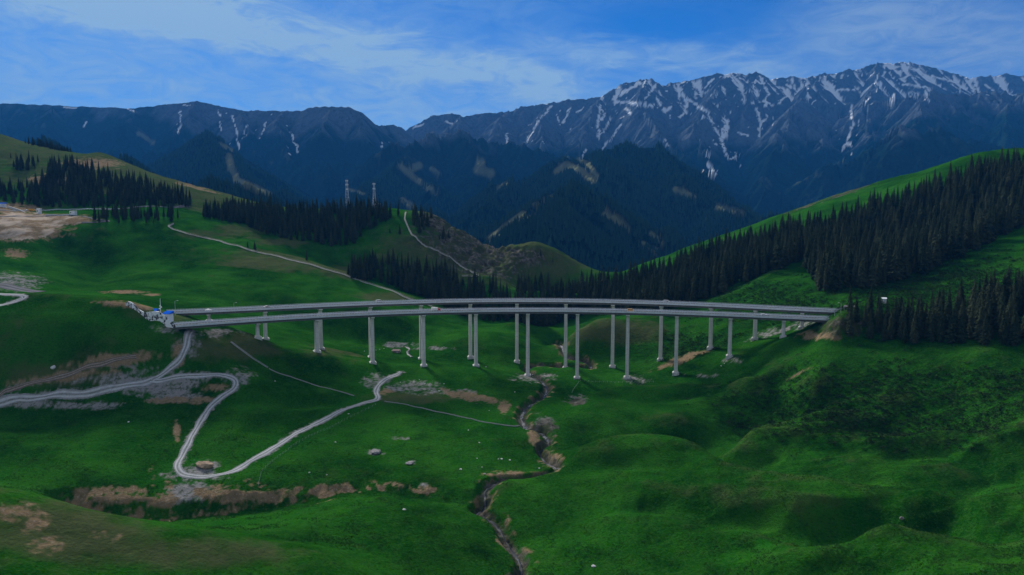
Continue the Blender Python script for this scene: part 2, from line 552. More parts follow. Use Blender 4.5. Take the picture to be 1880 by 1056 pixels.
def shape_ground():
    Z = TH.Z
    lines = [(line_xy(p, 0, 4.0), h, w) for p, h, w in MOUNDS]
    crests = [line_xy(p, 0, 4.0) for p, h, w in CRESTS]
    XY['stream'] = line_xy(STREAM, 0, 1.5)
    XY['gully'] = line_xy(GULLY, 0, 2.0)
    for P, h, w in lines:
        a, b = local(P, 8 * abs(w))
        d, _ = polydist(TH.X[a, b], TH.Y[a, b], P)
        d = np.abs(d + 3.0 * pnoise(TH.X[a, b] / 25, TH.Y[a, b] / 25, 71))
        Z[a, b] += h * (np.exp(-(d / w) ** 2) - 0.45 * np.exp(-(d / (2.3 * w)) ** 2))
    for (pts, h, wf), P in zip(CRESTS, crests):
        a, b = local(P, 6 * wf)
        x, y = TH.X[a, b], TH.Y[a, b]
        x = x + 3.0 * pnoise(x / 22, y / 22, 73)
        y = y + 4.0 * pnoise(x / 26, y / 26, 74)
        d, t = polydist(x, y, P)
        pu = P[:, 0] / P[:, 1]
        o_ = np.argsort(pu)
        sg = np.sign(y - np.interp(x / y, pu[o_], P[o_, 1]))
        sd = d * np.where(sg == 0, 1, sg)
        n = len(P) - 1.0
        end = sstep(0, 8, t) * sstep(0, 8, n - t)
        g = sstep(0, 0.62 * wf, sd) * np.where(sd > 0.62 * wf, np.exp(-((sd - 0.62 * wf) / (1.25 * wf)) ** 2), 1.0)
        Z[a, b] += end * h * (0.16 * np.exp(-((sd + 2) / (0.5 * wf)) ** 2) - 1.15 * g)
    X, Y = TH.X, TH.Y
    far = sstep(250, 900, Y)
    Z += 1.1 * (1 + 1.5 * far) * fbm(X / 70, Y / 70, 3, 1) + 0.45 * fbm(X / 14, Y / 14, 3, 5) * (1 + far)
    Z += 0.12 * fbm(X / 2.6, Y / 2.6, 2, 9)
    px0, py0 = TH.pixels()
    hum = sstep(1050, 1500, px0) * sstep(620, 720, py0) * sstep(760, 500, Y)
    rid = 1 - np.abs(2.0 * fbm(X / 62 + 0.6 * Y / 62, Y / 30, 3, 15))
    Z += hum * 2.6 * (rid - 0.6)
    # rough rocky nose below the masts
    px, py = TH.pixels()
    TH.px, TH.py = px, py
    rk = ell(850, 455, 95, 60, 880, 1060) + ell(960, 478, 80, 25, 880, 1060)
    Z += np.clip(rk, 0, 1) * (14 * (0.5 - np.abs(fbm(X / 34, Y / 34, 5, 20, 0.6))) - 5)
    rk2 = ell(1545, 606, 45, 22, 440, 500)
    Z += np.clip(rk2, 0, 1) * (2.5 * fbm(X / 7, Y / 7, 4, 24, 0.6))
    # stream
    P = XY['stream']
    a, b = local(P, 30)
    d, t = polydist(X[a, b], Y[a, b], P)
    w = 2.7 + 1.8 * pnoise(t * 0.05, t * 0 + 3.3, 31)
    n_s = fbm(X[a, b] / 3, Y[a, b] / 3, 3, 33)
    Z[a, b] -= 3.2 * np.exp(-(d / (w * 1.2)) ** 4) * (1 + 0.4 * n_s) + 0.9 * np.exp(-(d / 9) ** 2)
    TH.dstream = np.full(X.shape, 99.0)
    TH.dstream[a, b] = d
    # gully with torn banks
    P = XY['gully']
    a, b = local(P, 40)
    d, t = polydist(X[a, b], Y[a, b], P)
    d = np.abs(d + 3.5 * fbm(X[a, b] / 9, Y[a, b] / 9, 3, 41))
    Z[a, b] -= (2.0 + 2.4 * sstep(6.3, 3.2, t / max(1, t.max()) * 9)) * (1 - sstep(0.5, 12.0, d)) + 1.4 * np.exp(-(d / 14) ** 2)
    TH.dgully = np.full(X.shape, 99.0)
    TH.dgully[a, b] = d


def inpoly(px, py, poly):
    px, py = np.asarray(px), np.asarray(py)
    c = np.zeros(px.shape, bool)
    n = len(poly)
    for i in range(n):
        x0, y0 = poly[i]
        x1, y1 = poly[(i + 1) % n]
        c ^= ((y0 > py) != (y1 > py)) & (px < (x1 - x0) * (py - y0) / (y1 - y0 + 1e-12) + x0)
    return c


def ell(cx, cy, rx, ry, y0=0, y1=9e9, rot=0.0):
    """soft elliptical patch on the ground surface"""
    if not hasattr(TH, 'wx'):
        TH.wx = 16 * fbm(TH.X / 16, TH.Y / 16, 4, 441)
        TH.wy = 9 * fbm(TH.X / 16, TH.Y / 16, 4, 447)
    dx, dy = TH.px + TH.wx * min(1.0, rx / 40) - cx, TH.py + TH.wy * min(1.0, ry / 14) - cy
    c, s = math.cos(R(rot)), math.sin(R(rot))
    a, b = (dx * c + dy * s) / rx, (-dx * s + dy * c) / ry
    m = np.exp(-(a * a + b * b) ** 1.5)
    m[(TH.Y < y0) | (TH.Y > y1)] = 0
    return m


def strip(pts, w, ymin=0):
    P = line_xy(pts, ymin, 3.0)
    out = np.zeros(TH.X.shape)
    a, b = local(P, 5 * w)
    d, _ = polydist(TH.X[a, b], TH.Y[a, b], P)
    out[a, b] = np.exp(-(d / w) ** 2)
    return out


ROADS = {   # photo polylines of the gravel tracks, width in metres
    'gravel_road': ([(352, 606), (345, 622), (340, 640), (330, 662), (308, 680), (282, 696), (250, 706), (190, 716), (120, 724), (60, 732), (0, 741), (-120, 756)], 5.2),
    'gravel_road.001': ([(275, 699), (315, 694), (370, 689), (412, 690), (432, 698), (430, 712), (408, 728), (382, 752), (362, 785), (346, 815), (330, 845), (326, 862), (345, 873),
                         (385, 874), (425, 866), (455, 850), (500, 824), (560, 788), (620, 757), (665, 741), (692, 733), (690, 718), (700, 703), (718, 692), (736, 683)], 4.3),
    'gravel_road.002': ([(-60, 755), (0, 726), (22, 714), (60, 702), (110, 692), (150, 678), (200, 664), (250, 655)], 2.6),
    'gravel_road.003': ([(-60, 572), (0, 561), (30, 552), (44, 546), (28, 541), (-20, 542)], 5.5),
}


def ground_masks():
    X, Y = TH.X, TH.Y
    px, py = TH.pixels()
    TH.px, TH.py = px, py
    gx, gy = TH.grads(TH.Z)
    slope = np.hypot(gx, gy)
    TH.gx, TH.gy, TH.slope = gx, gy, slope
    n1 = fbm(X / 9, Y / 9, 4, 51)
    n2 = fbm(X / 2.5, Y / 2.5, 3, 55)
    dirt = np.zeros(X.shape)
    grav = np.zeros(X.shape)
    rock = np.zeros(X.shape)
    dry = np.zeros(X.shape)
    # verges of the tracks
    for k, (p, w) in ROADS.items():
        grav = np.maximum(grav, 0.85 * strip(p, w * 0.72))
    E = ell
    for a in [(360, 870, 60, 16, 0, 420), (375, 855, 28, 13, 0, 420), (260, 706, 95, 17, 380, 480), (315, 724, 60, 18, 380, 480), (330, 700, 50, 14, 380, 480), (430, 690, 40, 14, 380, 480), (340, 640, 30, 22, 420, 500),
              (320, 604, 45, 10, 440, 500), (400, 612, 60, 9, 440, 520), (750, 712, 70, 13, 440, 540), (690, 700, 30, 14, 440, 540), (830, 720, 60, 6, 420, 520), (980, 694, 45, 10, 480, 560),
              (345, 905, 45, 22, 290, 340), (730, 632, 40, 8, 500, 620), (60, 742, 90, 8, 380, 450), (150, 745, 80, 8, 370, 450), (200, 690, 110, 8, 400, 470, -10), (1345, 662, 22, 7, 480, 560),
              (1440, 605, 90, 7, 470, 600, -14), (800, 640, 40, 4, 560, 680), (1300, 690, 40, 4, 480, 560), (690, 830, 18, 7), (752, 850, 15, 5), (728, 806, 20, 4), (775, 890, 12, 6), (1165, 696, 30, 9),
              (1060, 735, 26, 10, 420, 520), (1000, 780, 26, 22, 390, 470), (20, 518, 70, 20, 540, 640), (220, 668, 60, 8, 410, 470), ]:
        grav = np.maximum(grav, (1.05 if a[1] > 690 and a[0] < 480 else 0.72) * E(*a))
    for a in [(230, 910, 75, 17, 290, 335), (180, 902, 40, 12, 290, 335), (420, 905, 60, 16, 295, 340), (470, 900, 30, 20, 295, 340), (600, 903, 42, 9, 300, 345), (700, 887, 38, 7, 310, 350), (780, 896, 30, 8, 310, 350),
              (300, 915, 30, 18, 290, 335), (205, 662, 90, 12, 410, 470, -6), (120, 690, 110, 10, 400, 460, -6), (330, 650, 16, 26, 430, 470), (250, 562, 60, 8, 470, 500), (210, 556, 45, 5, 470, 500),
              (225, 536, 40, 3, 560, 620), (275, 541, 24, 3, 560, 620), (40, 420, 95, 24, 690, 790), (60, 400, 110, 9, 690, 850), (130, 404, 60, 7, 740, 850), (30, 465, 26, 9, 600, 720), (15, 385, 60, 14, 800, 960),
              (370, 350, 50, 6, 1150, 1300, 18), (330, 343, 30, 4, 1200, 1300), (90, 330, 40, 10, 1000, 1150), (170, 300, 60, 10, 1100, 1300), (25, 940, 50, 26, 190, 230), (80, 1000, 40, 20, 180, 225), (180, 985, 50, 12, 195, 225),
              (60, 960, 40, 25, 190, 230), (330, 735, 70, 8, 380, 450), (395, 712, 28, 9, 400, 470), (860, 728, 60, 8, 420, 500, 12), (925, 745, 14, 14, 420, 500), (980, 800, 12, 22, 370, 430), (930, 870, 45, 6, 330, 360),
              (1015, 845, 20, 14, 340, 400), (700, 720, 20, 6), (1510, 616, 50, 9, 440, 520), (310, 890, 12, 40, 295, 345), (325, 790, 8, 22, 340, 400), (280, 870, 10, 24, 290, 350),
              (500, 915, 26, 10, 295, 335), (1250, 660, 60, 6, 530, 590, -20), (1450, 690, 40, 5, 400, 450, -18), (690, 530, 10, 10, 800, 900), (850, 560, 30, 12, 780, 900)]:
        k = E(*a)
        if 285 <= (a[4] if len(a) > 4 else 0) <= 310:
            k = k * (0.30 + 1.3 * sstep(0.20, 0.45, slope))
        if a[1] > 935 and a[0] < 200:
            k = 0.62 * k
        dirt = np.maximum(dirt, 0.95 * np.clip(k, 0, 1))
    wx, wy = TH.px + 0.5 * TH.wx, TH.py + 0.5 * TH.wy
    yard = inpoly(wx, wy, [(-300, 390), (60, 392), (150, 398), (152, 408), (112, 412), (100, 424), (84, 436), (40, 438), (-300, 446)]) & (TH.Y > 680) & (TH.Y < 900)
    TH.m_yard = yard * 1.0
    dirt = np.maximum(dirt, 1.0 * yard)
    grav = np.maximum(grav, 1.3 * (yard & (wy > 412) & (n1 > -0.15)))
    dirt = np.maximum(dirt, 1.0 * sstep(13, 8, TH.dgully) * sstep(0.24, 0.36, slope) * (TH.px < 740) * (TH.px > 120) * sstep(0.0, 0.26, fbm(X / 16, Y / 16, 3, 63)))
    dirt = np.maximum(dirt, 0.62 * np.exp(-(TH.dgully / 7.0) ** 2) * sstep(0.30, 0.65, slope) * (TH.px < 830))
    dirt = np.maximum(dirt, 0.85 * np.exp(-(TH.dstream / 5.5) ** 2) * sstep(-0.25, 0.25, n1))
    for a in [(860, 452, 120, 55, 880, 1060, 28), (800, 410, 50, 30, 960, 1060, 30), (960, 470, 60, 18, 900, 1050, 10), (1545, 602, 45, 18, 440, 500),
              (1560, 352, 60, 3, 1000, 1150, -20), (1480, 380, 50, 3, 1050, 1160, -22), (1000, 785, 24, 20, 390, 450), (1060, 738, 22, 9, 430, 500)]:
        rock = np.maximum(rock, E(*a))
    rock = np.maximum(rock, 1.2 * np.exp(-(TH.dstream / 3.4) ** 2))
    for a in [(120, 985, 190, 60, 150, 232), (350, 1020, 200, 35, 150, 232), (300, 330, 420, 90, 1000, 1420), (60, 270, 160, 60, 1100, 1420), (900, 470, 260, 70, 850, 1060), (1010, 480, 110, 40, 850, 1060), (800, 470, 60, 60, 850, 1050), (440, 425, 60, 14, 830, 950), (650, 500, 60, 14, 750, 860),
              (420, 640, 90, 26, 430, 520), (520, 445, 60, 10, 840, 950), (60, 380, 60, 10, 850, 950), (640, 640, 90, 16, 480, 560), (1150, 610, 90, 24, 600, 690), (300, 580, 70, 14, 460, 500), (110, 690, 120, 26, 400, 470),
              (500, 480, 140, 30, 740, 830), (380, 430, 60, 10, 800, 900), (760, 730, 90, 12, 440, 520), (700, 545, 70, 10, 690, 780)]:
        dry = np.maximum(dry, 0.78 * E(*a))
    # paler dry grass on convex crests, also painting in their light against hollows
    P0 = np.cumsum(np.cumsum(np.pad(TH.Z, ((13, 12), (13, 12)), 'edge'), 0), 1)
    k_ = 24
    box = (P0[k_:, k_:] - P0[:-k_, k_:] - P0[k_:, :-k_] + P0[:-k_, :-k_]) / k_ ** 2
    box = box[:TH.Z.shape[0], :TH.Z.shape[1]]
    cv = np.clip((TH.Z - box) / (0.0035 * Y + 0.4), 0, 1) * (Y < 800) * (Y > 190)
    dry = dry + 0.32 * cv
    dry = np.clip(dry + 0.35 * n1 + 0.25 * fbm(X / 45, Y / 45, 3, 61), 0, 1)
    mk = lambda m, lo, hi: sstep(lo, hi, m + (0.55 * n1 + 0.55 * n2) * sstep(0.02, 0.3, m))
    TH.m_dirt = mk(dirt, 0.30, 0.85)
    TH.m_grav = mk(grav, 0.34, 0.90)
    TH.m_rock = mk(rock, 0.34, 0.85)
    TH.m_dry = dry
    # darker lush sward in random patches, greener sward elsewhere; small flowers
    lush = np.clip(0.42 + 1.2 * fbm(X / 60, Y / 60, 4, 81) + 0.6 * fbm(X / 18, Y / 18, 3, 85), 0, 1)
    heath = np.maximum.reduce([E(1750, 540, 330, 90, 380, 700), E(1640, 745, 360, 95, 310, 480), E(1400, 560, 150, 50, 500, 720), E(1250, 640, 150, 40, 540, 640)])
    TH.m_heath = heath
    A = np.stack([TH.m_dirt, TH.m_grav, TH.m_rock, TH.m_dry], -1)
    B = np.stack([lush, np.clip(heath, 0, 1), np.clip(slope, 0, 1.5), TH.m_yard], -1)
    return {'ground_a': A, 'ground_b': B}


def ground_material():
    m = bpy.data.materials.new('meadow')
    m.use_nodes = True
    T = NT(m.node_tree)
    b = m.node_tree.nodes['Principled BSDF']
    tc = T.n('ShaderNodeTexCoord')
    P = tc.outputs['Object']
    A = T.n('ShaderNodeAttribute', attribute_name='ground_a')
    B = T.n('ShaderNodeAttribute', attribute_name='ground_b')
    sa = T.n('ShaderNodeSeparateColor')
    T.link(A.outputs['Color'], sa.inputs[0])
    sb = T.n('ShaderNodeSeparateColor')
    T.link(B.outputs['Color'], sb.inputs[0])
    dirt, grav, rock, dry = sa.outputs[0], sa.outputs[1], sa.outputs[2], A.outputs['Alpha']
    lush, heath = sb.outputs[0], sb.outputs[1]
    nA = T.noise(P, 0.035, 6, 0.6)
    nB = T.noise(P, 0.25, 5, 0.65)
    nC = T.noise(P, 0.9, 5, 0.75)
    nD = T.noise(T.scalev(P, 1, 1, 3.0), 0.55, 4, 0.7)
    g = T.mix(T.ramp(nA, 0.3, 0.7), GRASS_1, GRASS_2)
    g = T.mix(T.math('MULTIPLY', lush, 0.9), g, GRASS_3)
    g = T.mix(T.math('MULTIPLY', T.ramp(nB, 0.42, 0.75), 0.55), g, GRASS_4)
    g = T.mix(T.math('MULTIPLY', T.ramp(nC, 0.48, 0.72), 0.6), g, (0.055, 0.120, 0.030))
    g = T.mix(T.math('MULTIPLY', T.ramp(nC, 0.50, 0.32), 0.65), g, (0.003, 0.026, 0.002))
    g = T.mix(T.math('MULTIPLY', T.ramp(nD, 0.52, 0.70), 0.55), g, (0.004, 0.026, 0.004))
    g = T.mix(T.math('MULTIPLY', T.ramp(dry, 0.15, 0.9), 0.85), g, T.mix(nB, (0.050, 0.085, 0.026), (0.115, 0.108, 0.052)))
    # scrubby hillside: dark low juniper patches in the sward
    h = T.ramp(T.noise(T.scalev(P, 0.6, 1.0, 1.0), 0.45, 5, 0.7), 0.46, 0.58)
    g = T.mix(T.math('MULTIPLY', T.math('MULTIPLY', h, heath), 0.7), g, (0.007, 0.017, 0.007))
    # yellow flowers in drifts
    fl = T.math('MULTIPLY', T.ramp(T.noise(P, 2.2, 2, 0.6), 0.66, 0.74), T.ramp(T.noise(P, 0.02, 3, 0.6), 0.55, 0.68))
    g = T.mix(T.math('MULTIPLY', fl, 0.5), g, (0.25, 0.2, 0.02))
    d = T.mix(T.noise(P, 0.5, 6, 0.7), (0.12, 0.08, 0.042), (0.38, 0.265, 0.15))
    d = T.mix(T.ramp(nC, 0.5, 0.8), d, (0.48, 0.40, 0.31))
    gr = T.mix(T.noise(P, 0.9, 6, 0.75), (0.17, 0.155, 0.14), (0.40, 0.38, 0.365))
    gr = T.mix(T.math('MULTIPLY', T.ramp(T.noise(P, 0.35, 4, 0.7), 0.5, 0.62), 0.7), gr, (0.05, 0.07, 0.03))
    rk = T.mix(T.ramp(T.noise(T.scalev(P, 1, 1, 0.5), 0.16, 8, 0.75), 0.35, 0.7), (0.030, 0.028, 0.022), (0.21, 0.185, 0.155))
    rk = T.mix(T.math('MULTIPLY', T.ramp(T.noise(P, 0.07, 5, 0.7), 0.42, 0.58), 0.85), rk, (0.050, 0.066, 0.024))
    c = T.mix(grav, g, gr)
    c = T.mix(dirt, c, d)
    c = T.mix(T.math('MULTIPLY', B.outputs['Alpha'], T.ramp(T.noise(T.scalev(P, 1, 0.4, 1), 0.06, 5, 0.7), 0.40, 0.58)), c, (0.52, 0.41, 0.31))
    c = T.mix(rock, c, rk)
    T.link(c, b.inputs['Base Color'])
    b.inputs['Roughness'].default_value = 0.95
    b.inputs['Specular IOR Level'].default_value = 0.0
    bh = T.math('ADD', T.math('MULTIPLY', nC, 0.35), T.math('MULTIPLY', T.noise(P, 0.45, 5, 0.7), 1.1))
    bm = T.n('ShaderNodeBump')
    bm.inputs['Strength'].default_value = 1.0
    bm.inputs['Distance'].default_value = 1.0
    T.link(bh, bm.inputs['Height'])
    T.link(bm.outputs[0], b.inputs['Normal'])
    return m


GRASS_1 = (0.012, 0.104, 0.005)
GRASS_2 = (0.030, 0.138, 0.010)
GRASS_3 = (0.003, 0.044, 0.002)
GRASS_4 = (0.032, 0.112, 0.014)

shape_ground()
_at = ground_masks()
ground = TH.mesh('ground', _at, ground_material())
ground['kind'] = 'structure'
del _at


# ------------------------------------------------------------------ forested hills and the mountain range
def erosion(X, Y, gx, gy, lam, seed):
    """cosine gullies running down the slope; returns height, d/dx, d/dy (unit amplitude)"""
    n = np.hypot(gx, gy) + 1e-6
    sx, sy = -gy / n, gx / n
    px, py = X / lam, Y / lam
    ix, iy = np.floor(px).astype(np.int64), np.floor(py).astype(np.int64)
    H = np.zeros(X.shape)
    D = np.zeros(X.shape)
    W = np.zeros(X.shape)
    rnd = np.random.default_rng(seed).random((2, 512))
    for a in range(-1, 3):
        for b in range(-1, 3):
            h = _perm[(_perm[(ix + a + seed) & 1023] + iy + b) & 1023] & 511
            vx = px - (ix + a) - rnd[0][h] + 0.5 - 0.5
            vy = py - (iy + b) - rnd[1][h]
            w = np.exp(-2.2 * (vx * vx + vy * vy))
            ph = 2 * np.pi * (vx * sx + vy * sy)
            H += np.cos(ph) * w
            D -= np.sin(ph) * w
            W += w
    H /= W
    D /= W
    return H, D * sx * 2 * np.pi / lam, D * sy * 2 * np.pi / lam


def tents(fld, ridges, floor, warp, seed):
    us = np.linspace(fld.u[0] - 0.02, fld.u[-1] + 0.02, len(fld.u) // 2)
    vs = np.linspace(fld.v[0] - 0.01, fld.v[-1] + 0.01, len(fld.v) // 2)
    Y = np.exp(vs)[:, None] + 0 * us[None, :]
    X = Y * us[None, :]
    L = warp * 9
    Xw = X + warp * fbm(X / L, Y / L, 3, seed)
    Yw = Y + warp * fbm(X / L, Y / L, 3, seed + 7)
    Z = floor(X, Y)
    for pts, a0, a1, Lc in ridges:
        P = []
        for (px, py, yy) in pts:
            u, s = pix(px, py)
            P.append((u * yy, yy, s * yy + CAMZ))
        P = np.array(P)
        d, t = polydist(Xw, Yw, P)
        zr = np.interp(t, np.arange(len(P)), P[:, 2])
        Z = np.maximum(Z, zr - (a1 * d + (a0 - a1) * Lc * (1 - np.exp(-d / Lc))))
    fld.Z = upsample(Z, us, vs, fld.u, fld.v)
    return ridges


def crest_dist(fld, pts):
    P = [(pix(a, b)[0] * y, y) for a, b, y in pts]
    return polydist(fld.X, fld.Y, P)[0]


def erode(fld, octaves, keep, seed):
    gx, gy = fld.grads(fld.Z)
    gul = np.zeros(fld.Z.shape)
    g0x, g0y = gx, gy
    Z = fld.Z
    for i, (lam, amp) in enumerate(octaves):
        sl = np.clip(np.hypot(gx, gy) / 0.5, 0, 1.3)
        h, dx, dy = erosion(fld.X, fld.Y, gx, gy, lam, seed + i)
        k = amp * sl * keep
        Z = Z + h * k
        gul += h * (0.6 ** i)
        if i == 1:
            fld.gulf = np.zeros(h.shape)
        if i > 0:
            fld.gulf += h * (0.75 ** i)
        gx = gx + dx * k * 0.8
        gy = gy + dy * k * 0.8
    fld.Z = Z
    fld.gul = gul


MT = Field(-1.02, 1.06, 1250, 4300, 11500, 520)
HL = Field(-0.95, 0.95, 1000, 1500, 5200, 560)


def build_mountains():
    Yb = 9000
    ridges = []

    def rg(s, a0=0.85, a1=0.50, Lc=900):
        P = [tuple(float(x) for x in t.split(',')) for t in s.split()]
        ridges.append((P, a0, a1, Lc))
    # right range crest and spurs
    rg('740,240,8600 790,216,8700 825,209,8700 850,213,8750 930,204,8800 960,193,8800 1000,191,8850 1050,184,8900 1100,176,8900 1140,158,8950 1185,143,9000 1225,156,9000 1250,150,9050 1290,143,9100 '
       '1340,131,9100 1365,137,9100 1392,134,9100 1412,144,9150 1440,143,9150 1480,142,9150 1520,136,9200 1545,133,9200 1580,126,9250 1618,114,9300 1660,112,9300 1720,125,9350 1760,139,9350 1830,140,9300 1880,137,9300 2100,120,9200 2400,150,9000', 0.95, 0.5, 900)
    rg('1185,143,9000 1170,185,8300 1195,228,7400 1215,262,6700 1262,296,6000 1300,325,5400')
    rg('1340,131,9100 1318,165,8500 1282,215,7600 1278,250,7000 1290,285,6300')
    rg('1392,134,9100 1375,175,8500 1365,215,7800')
    rg('1520,136,9200 1480,170,8500 1452,208,7400 1432,255,6500 1415,310,5700 1400,380,5000')
    rg('1452,208,7400 1500,255,6700 1535,300,6000 1560,350,5200')
    rg('1618,114,9300 1610,160,8500 1585,192,7600 1640,184,7200 1700,176,7000 1779,168,6900 1880,176,6800 2100,150,6800 2400,190,6600', 0.8, 0.5)
    rg('1585,192,7600 1588,230,6900 1600,270,6200')
    rg('1700,176,7000 1690,215,6300 1680,250,5700')
    rg('1880,176,6800 1850,215,6200 1830,250,5600')
    rg('1545,305,5200 1600,278,5100 1640,256,5000 1718,238,5000 1800,256,4950 1880,274,4900 2100,240,4900 2400,260,4800', 0.7, 0.45)
    rg('1100,176,8900 1080,215,8100 1070,250,7300 1062,285,6500')
    rg('1000,191,8850 990,225,8000 1002,255,7200')
    rg('930,204,8800 920,235,7900 905,255,7100')
    rg('850,213,8750 838,235,8000 800,258,7000')
    # forest crest in front of the range
    rg('640,345,5000 671,311,5300 705,290,5500 739,270,5700 770,259,5800 810,256,5900 852,246,6000 886,253,6000 961,276,5900 1029,290,5700 1070,300,5500', 0.75, 0.5)
    rg('770,259,5800 745,285,5300 735,305,5000 765,330,4600 800,354,4400', 0.8, 0.55)
    rg('852,246,6000 875,280,5400 884,310,5000 905,340,4500', 0.8, 0.55)
    # left massif
    rg('-500,170,7300 -250,190,7400 -100,185,7500 0,190,7500 100,192,7500 200,197,7500 250,198,7500 300,192,7500 365,185,7500 400,193,7500 440,201,7450 520,203,7400 555,203,7350 575,196,7300 610,195,7250 640,197,7200 658,206,7200 672,222,7200 690,230,7400 720,228,7600 745,240,8300', 1.0, 0.5, 700)
    rg('365,185,7500 345,225,6900 318,262,6200 300,300,5600')
    rg('440,201,7450 452,235,6900 470,280,6200 480,330,5500')
    rg('520,203,7400 505,235,6800 520,265,6300 560,330,5500')
    rg('610,195,7250 590,240,6600 585,285,6000 610,340,5300')
    rg('658,206,7200 660,245,6700 690,290,6100')
    rg('250,198,7500 235,235,6800 215,270,6200 200,330,5400')
    rg('100,192,7500 90,240,6700 70,290,6000 60,330,5300')
    rg('0,190,7500 -30,240,6700 -60,300,5800')
    tents(MT, ridges, lambda X, Y: CAMZ - 120 + 0.10 * (Y - 4300) + 30 * fbm(X / 600, Y / 600, 3, 3), 70, 90)
    left = next(r for r in ridges if r[0][0][0] == -500)[0]
    keep = 0.85 * (0.10 + 0.90 * sstep(60, 750, crest_dist(MT, left))) * (0.45 + 0.55 * sstep(100, 900, crest_dist(MT, ridges[0][0])))
    erode(MT, [(900, 75), (430, 48), (210, 32), (105, 18), (58, 9)], keep, 101)
    MT.Z += 7 * fbm(MT.X / 70, MT.Y / 70, 3, 97)
    hill = []

    def hr(s, a0=0.75, a1=0.5, Lc=500):
        P = [tuple(float(x) for x in t.split(',')) for t in s.split()]
        hill.append((P, a0, a1, Lc))
    hr('800,440,3300 850,385,3500 903,352,3700 944,331,3850 995,317,3900 1029,304,3950 1047,302,3950 1064,293,4050 1098,276,4150 1149,271,4200 1200,280,4200 1260,318,4050 1310,350,3800 1345,372,3600')
    hr('1047,302,3950 1072,318,3650 1092,334,3450 1100,352,3250')
    hr('1098,276,4150 1110,300,3800 1112,322,3500')
    hr('1200,280,4200 1235,330,3700 1262,352,3450 1318,380,3250 1370,396,3100 1430,430,2900')
    hr('944,331,3850 925,352,3500 900,375,3200')
    # the nearest forested hill
    hr('800,520,2250 838,485,2350 880,452,2450 900,437,2500 930,412,2570 961,391,2640 985,372,2700 1012,360,2720 1047,358,2740 1081,365,2720 1108,379,2680 1131,396,2620 1149,413,2560 1175,436,2470 1205,462,2360 1250,520,2200', 0.7, 0.55)
    hr('1108,379,2680 1150,402,2760 1175,420,2700 1200,432,2640 1219,447,2560 1240,475,2450')
    hr('1012,360,2720 1040,395,2450 1050,440,2250', 0.6, 0.5)
    hr('905,455,2480 960,420,2380 1010,440,2200', 0.55, 0.5)
    # left middle ridges
    hr('380,250,4600 423,290,4200 440,332,3800 470,348,3600 494,357,3500 560,385,3200', 0.7, 0.5)
    hr('-300,240,3200 0,270,3000 120,290,2800 250,322,2600 340,335,2500 400,348,2450 450,362,2350 540,400,2200', 0.6, 0.45)
    hr('735,305,4900 700,330,4500 660,360,4000 640,400,3500', 0.7, 0.5)
    hr('800,354,4400 770,330,4700 735,305,4900', 0.7, 0.55)
    hr('735,368,3600 760,378,3500 782,400,3300', 0.6, 0.5)
    hr('1880,300,3500 1700,340,3300 1550,380,3100 1400,420,2900', 0.6, 0.5)
    tents(HL, hill, lambda X, Y: CAMZ - 160 + 0.02 * (Y - 1500) - 260 * sstep(4300, 5200, Y), 30, 190)
    erode(HL, [(520, 52), (260, 25), (120, 9)], 0.9, 131)
    HL.Z += 3 * fbm(HL.X / 50, HL.Y / 50, 3, 197)


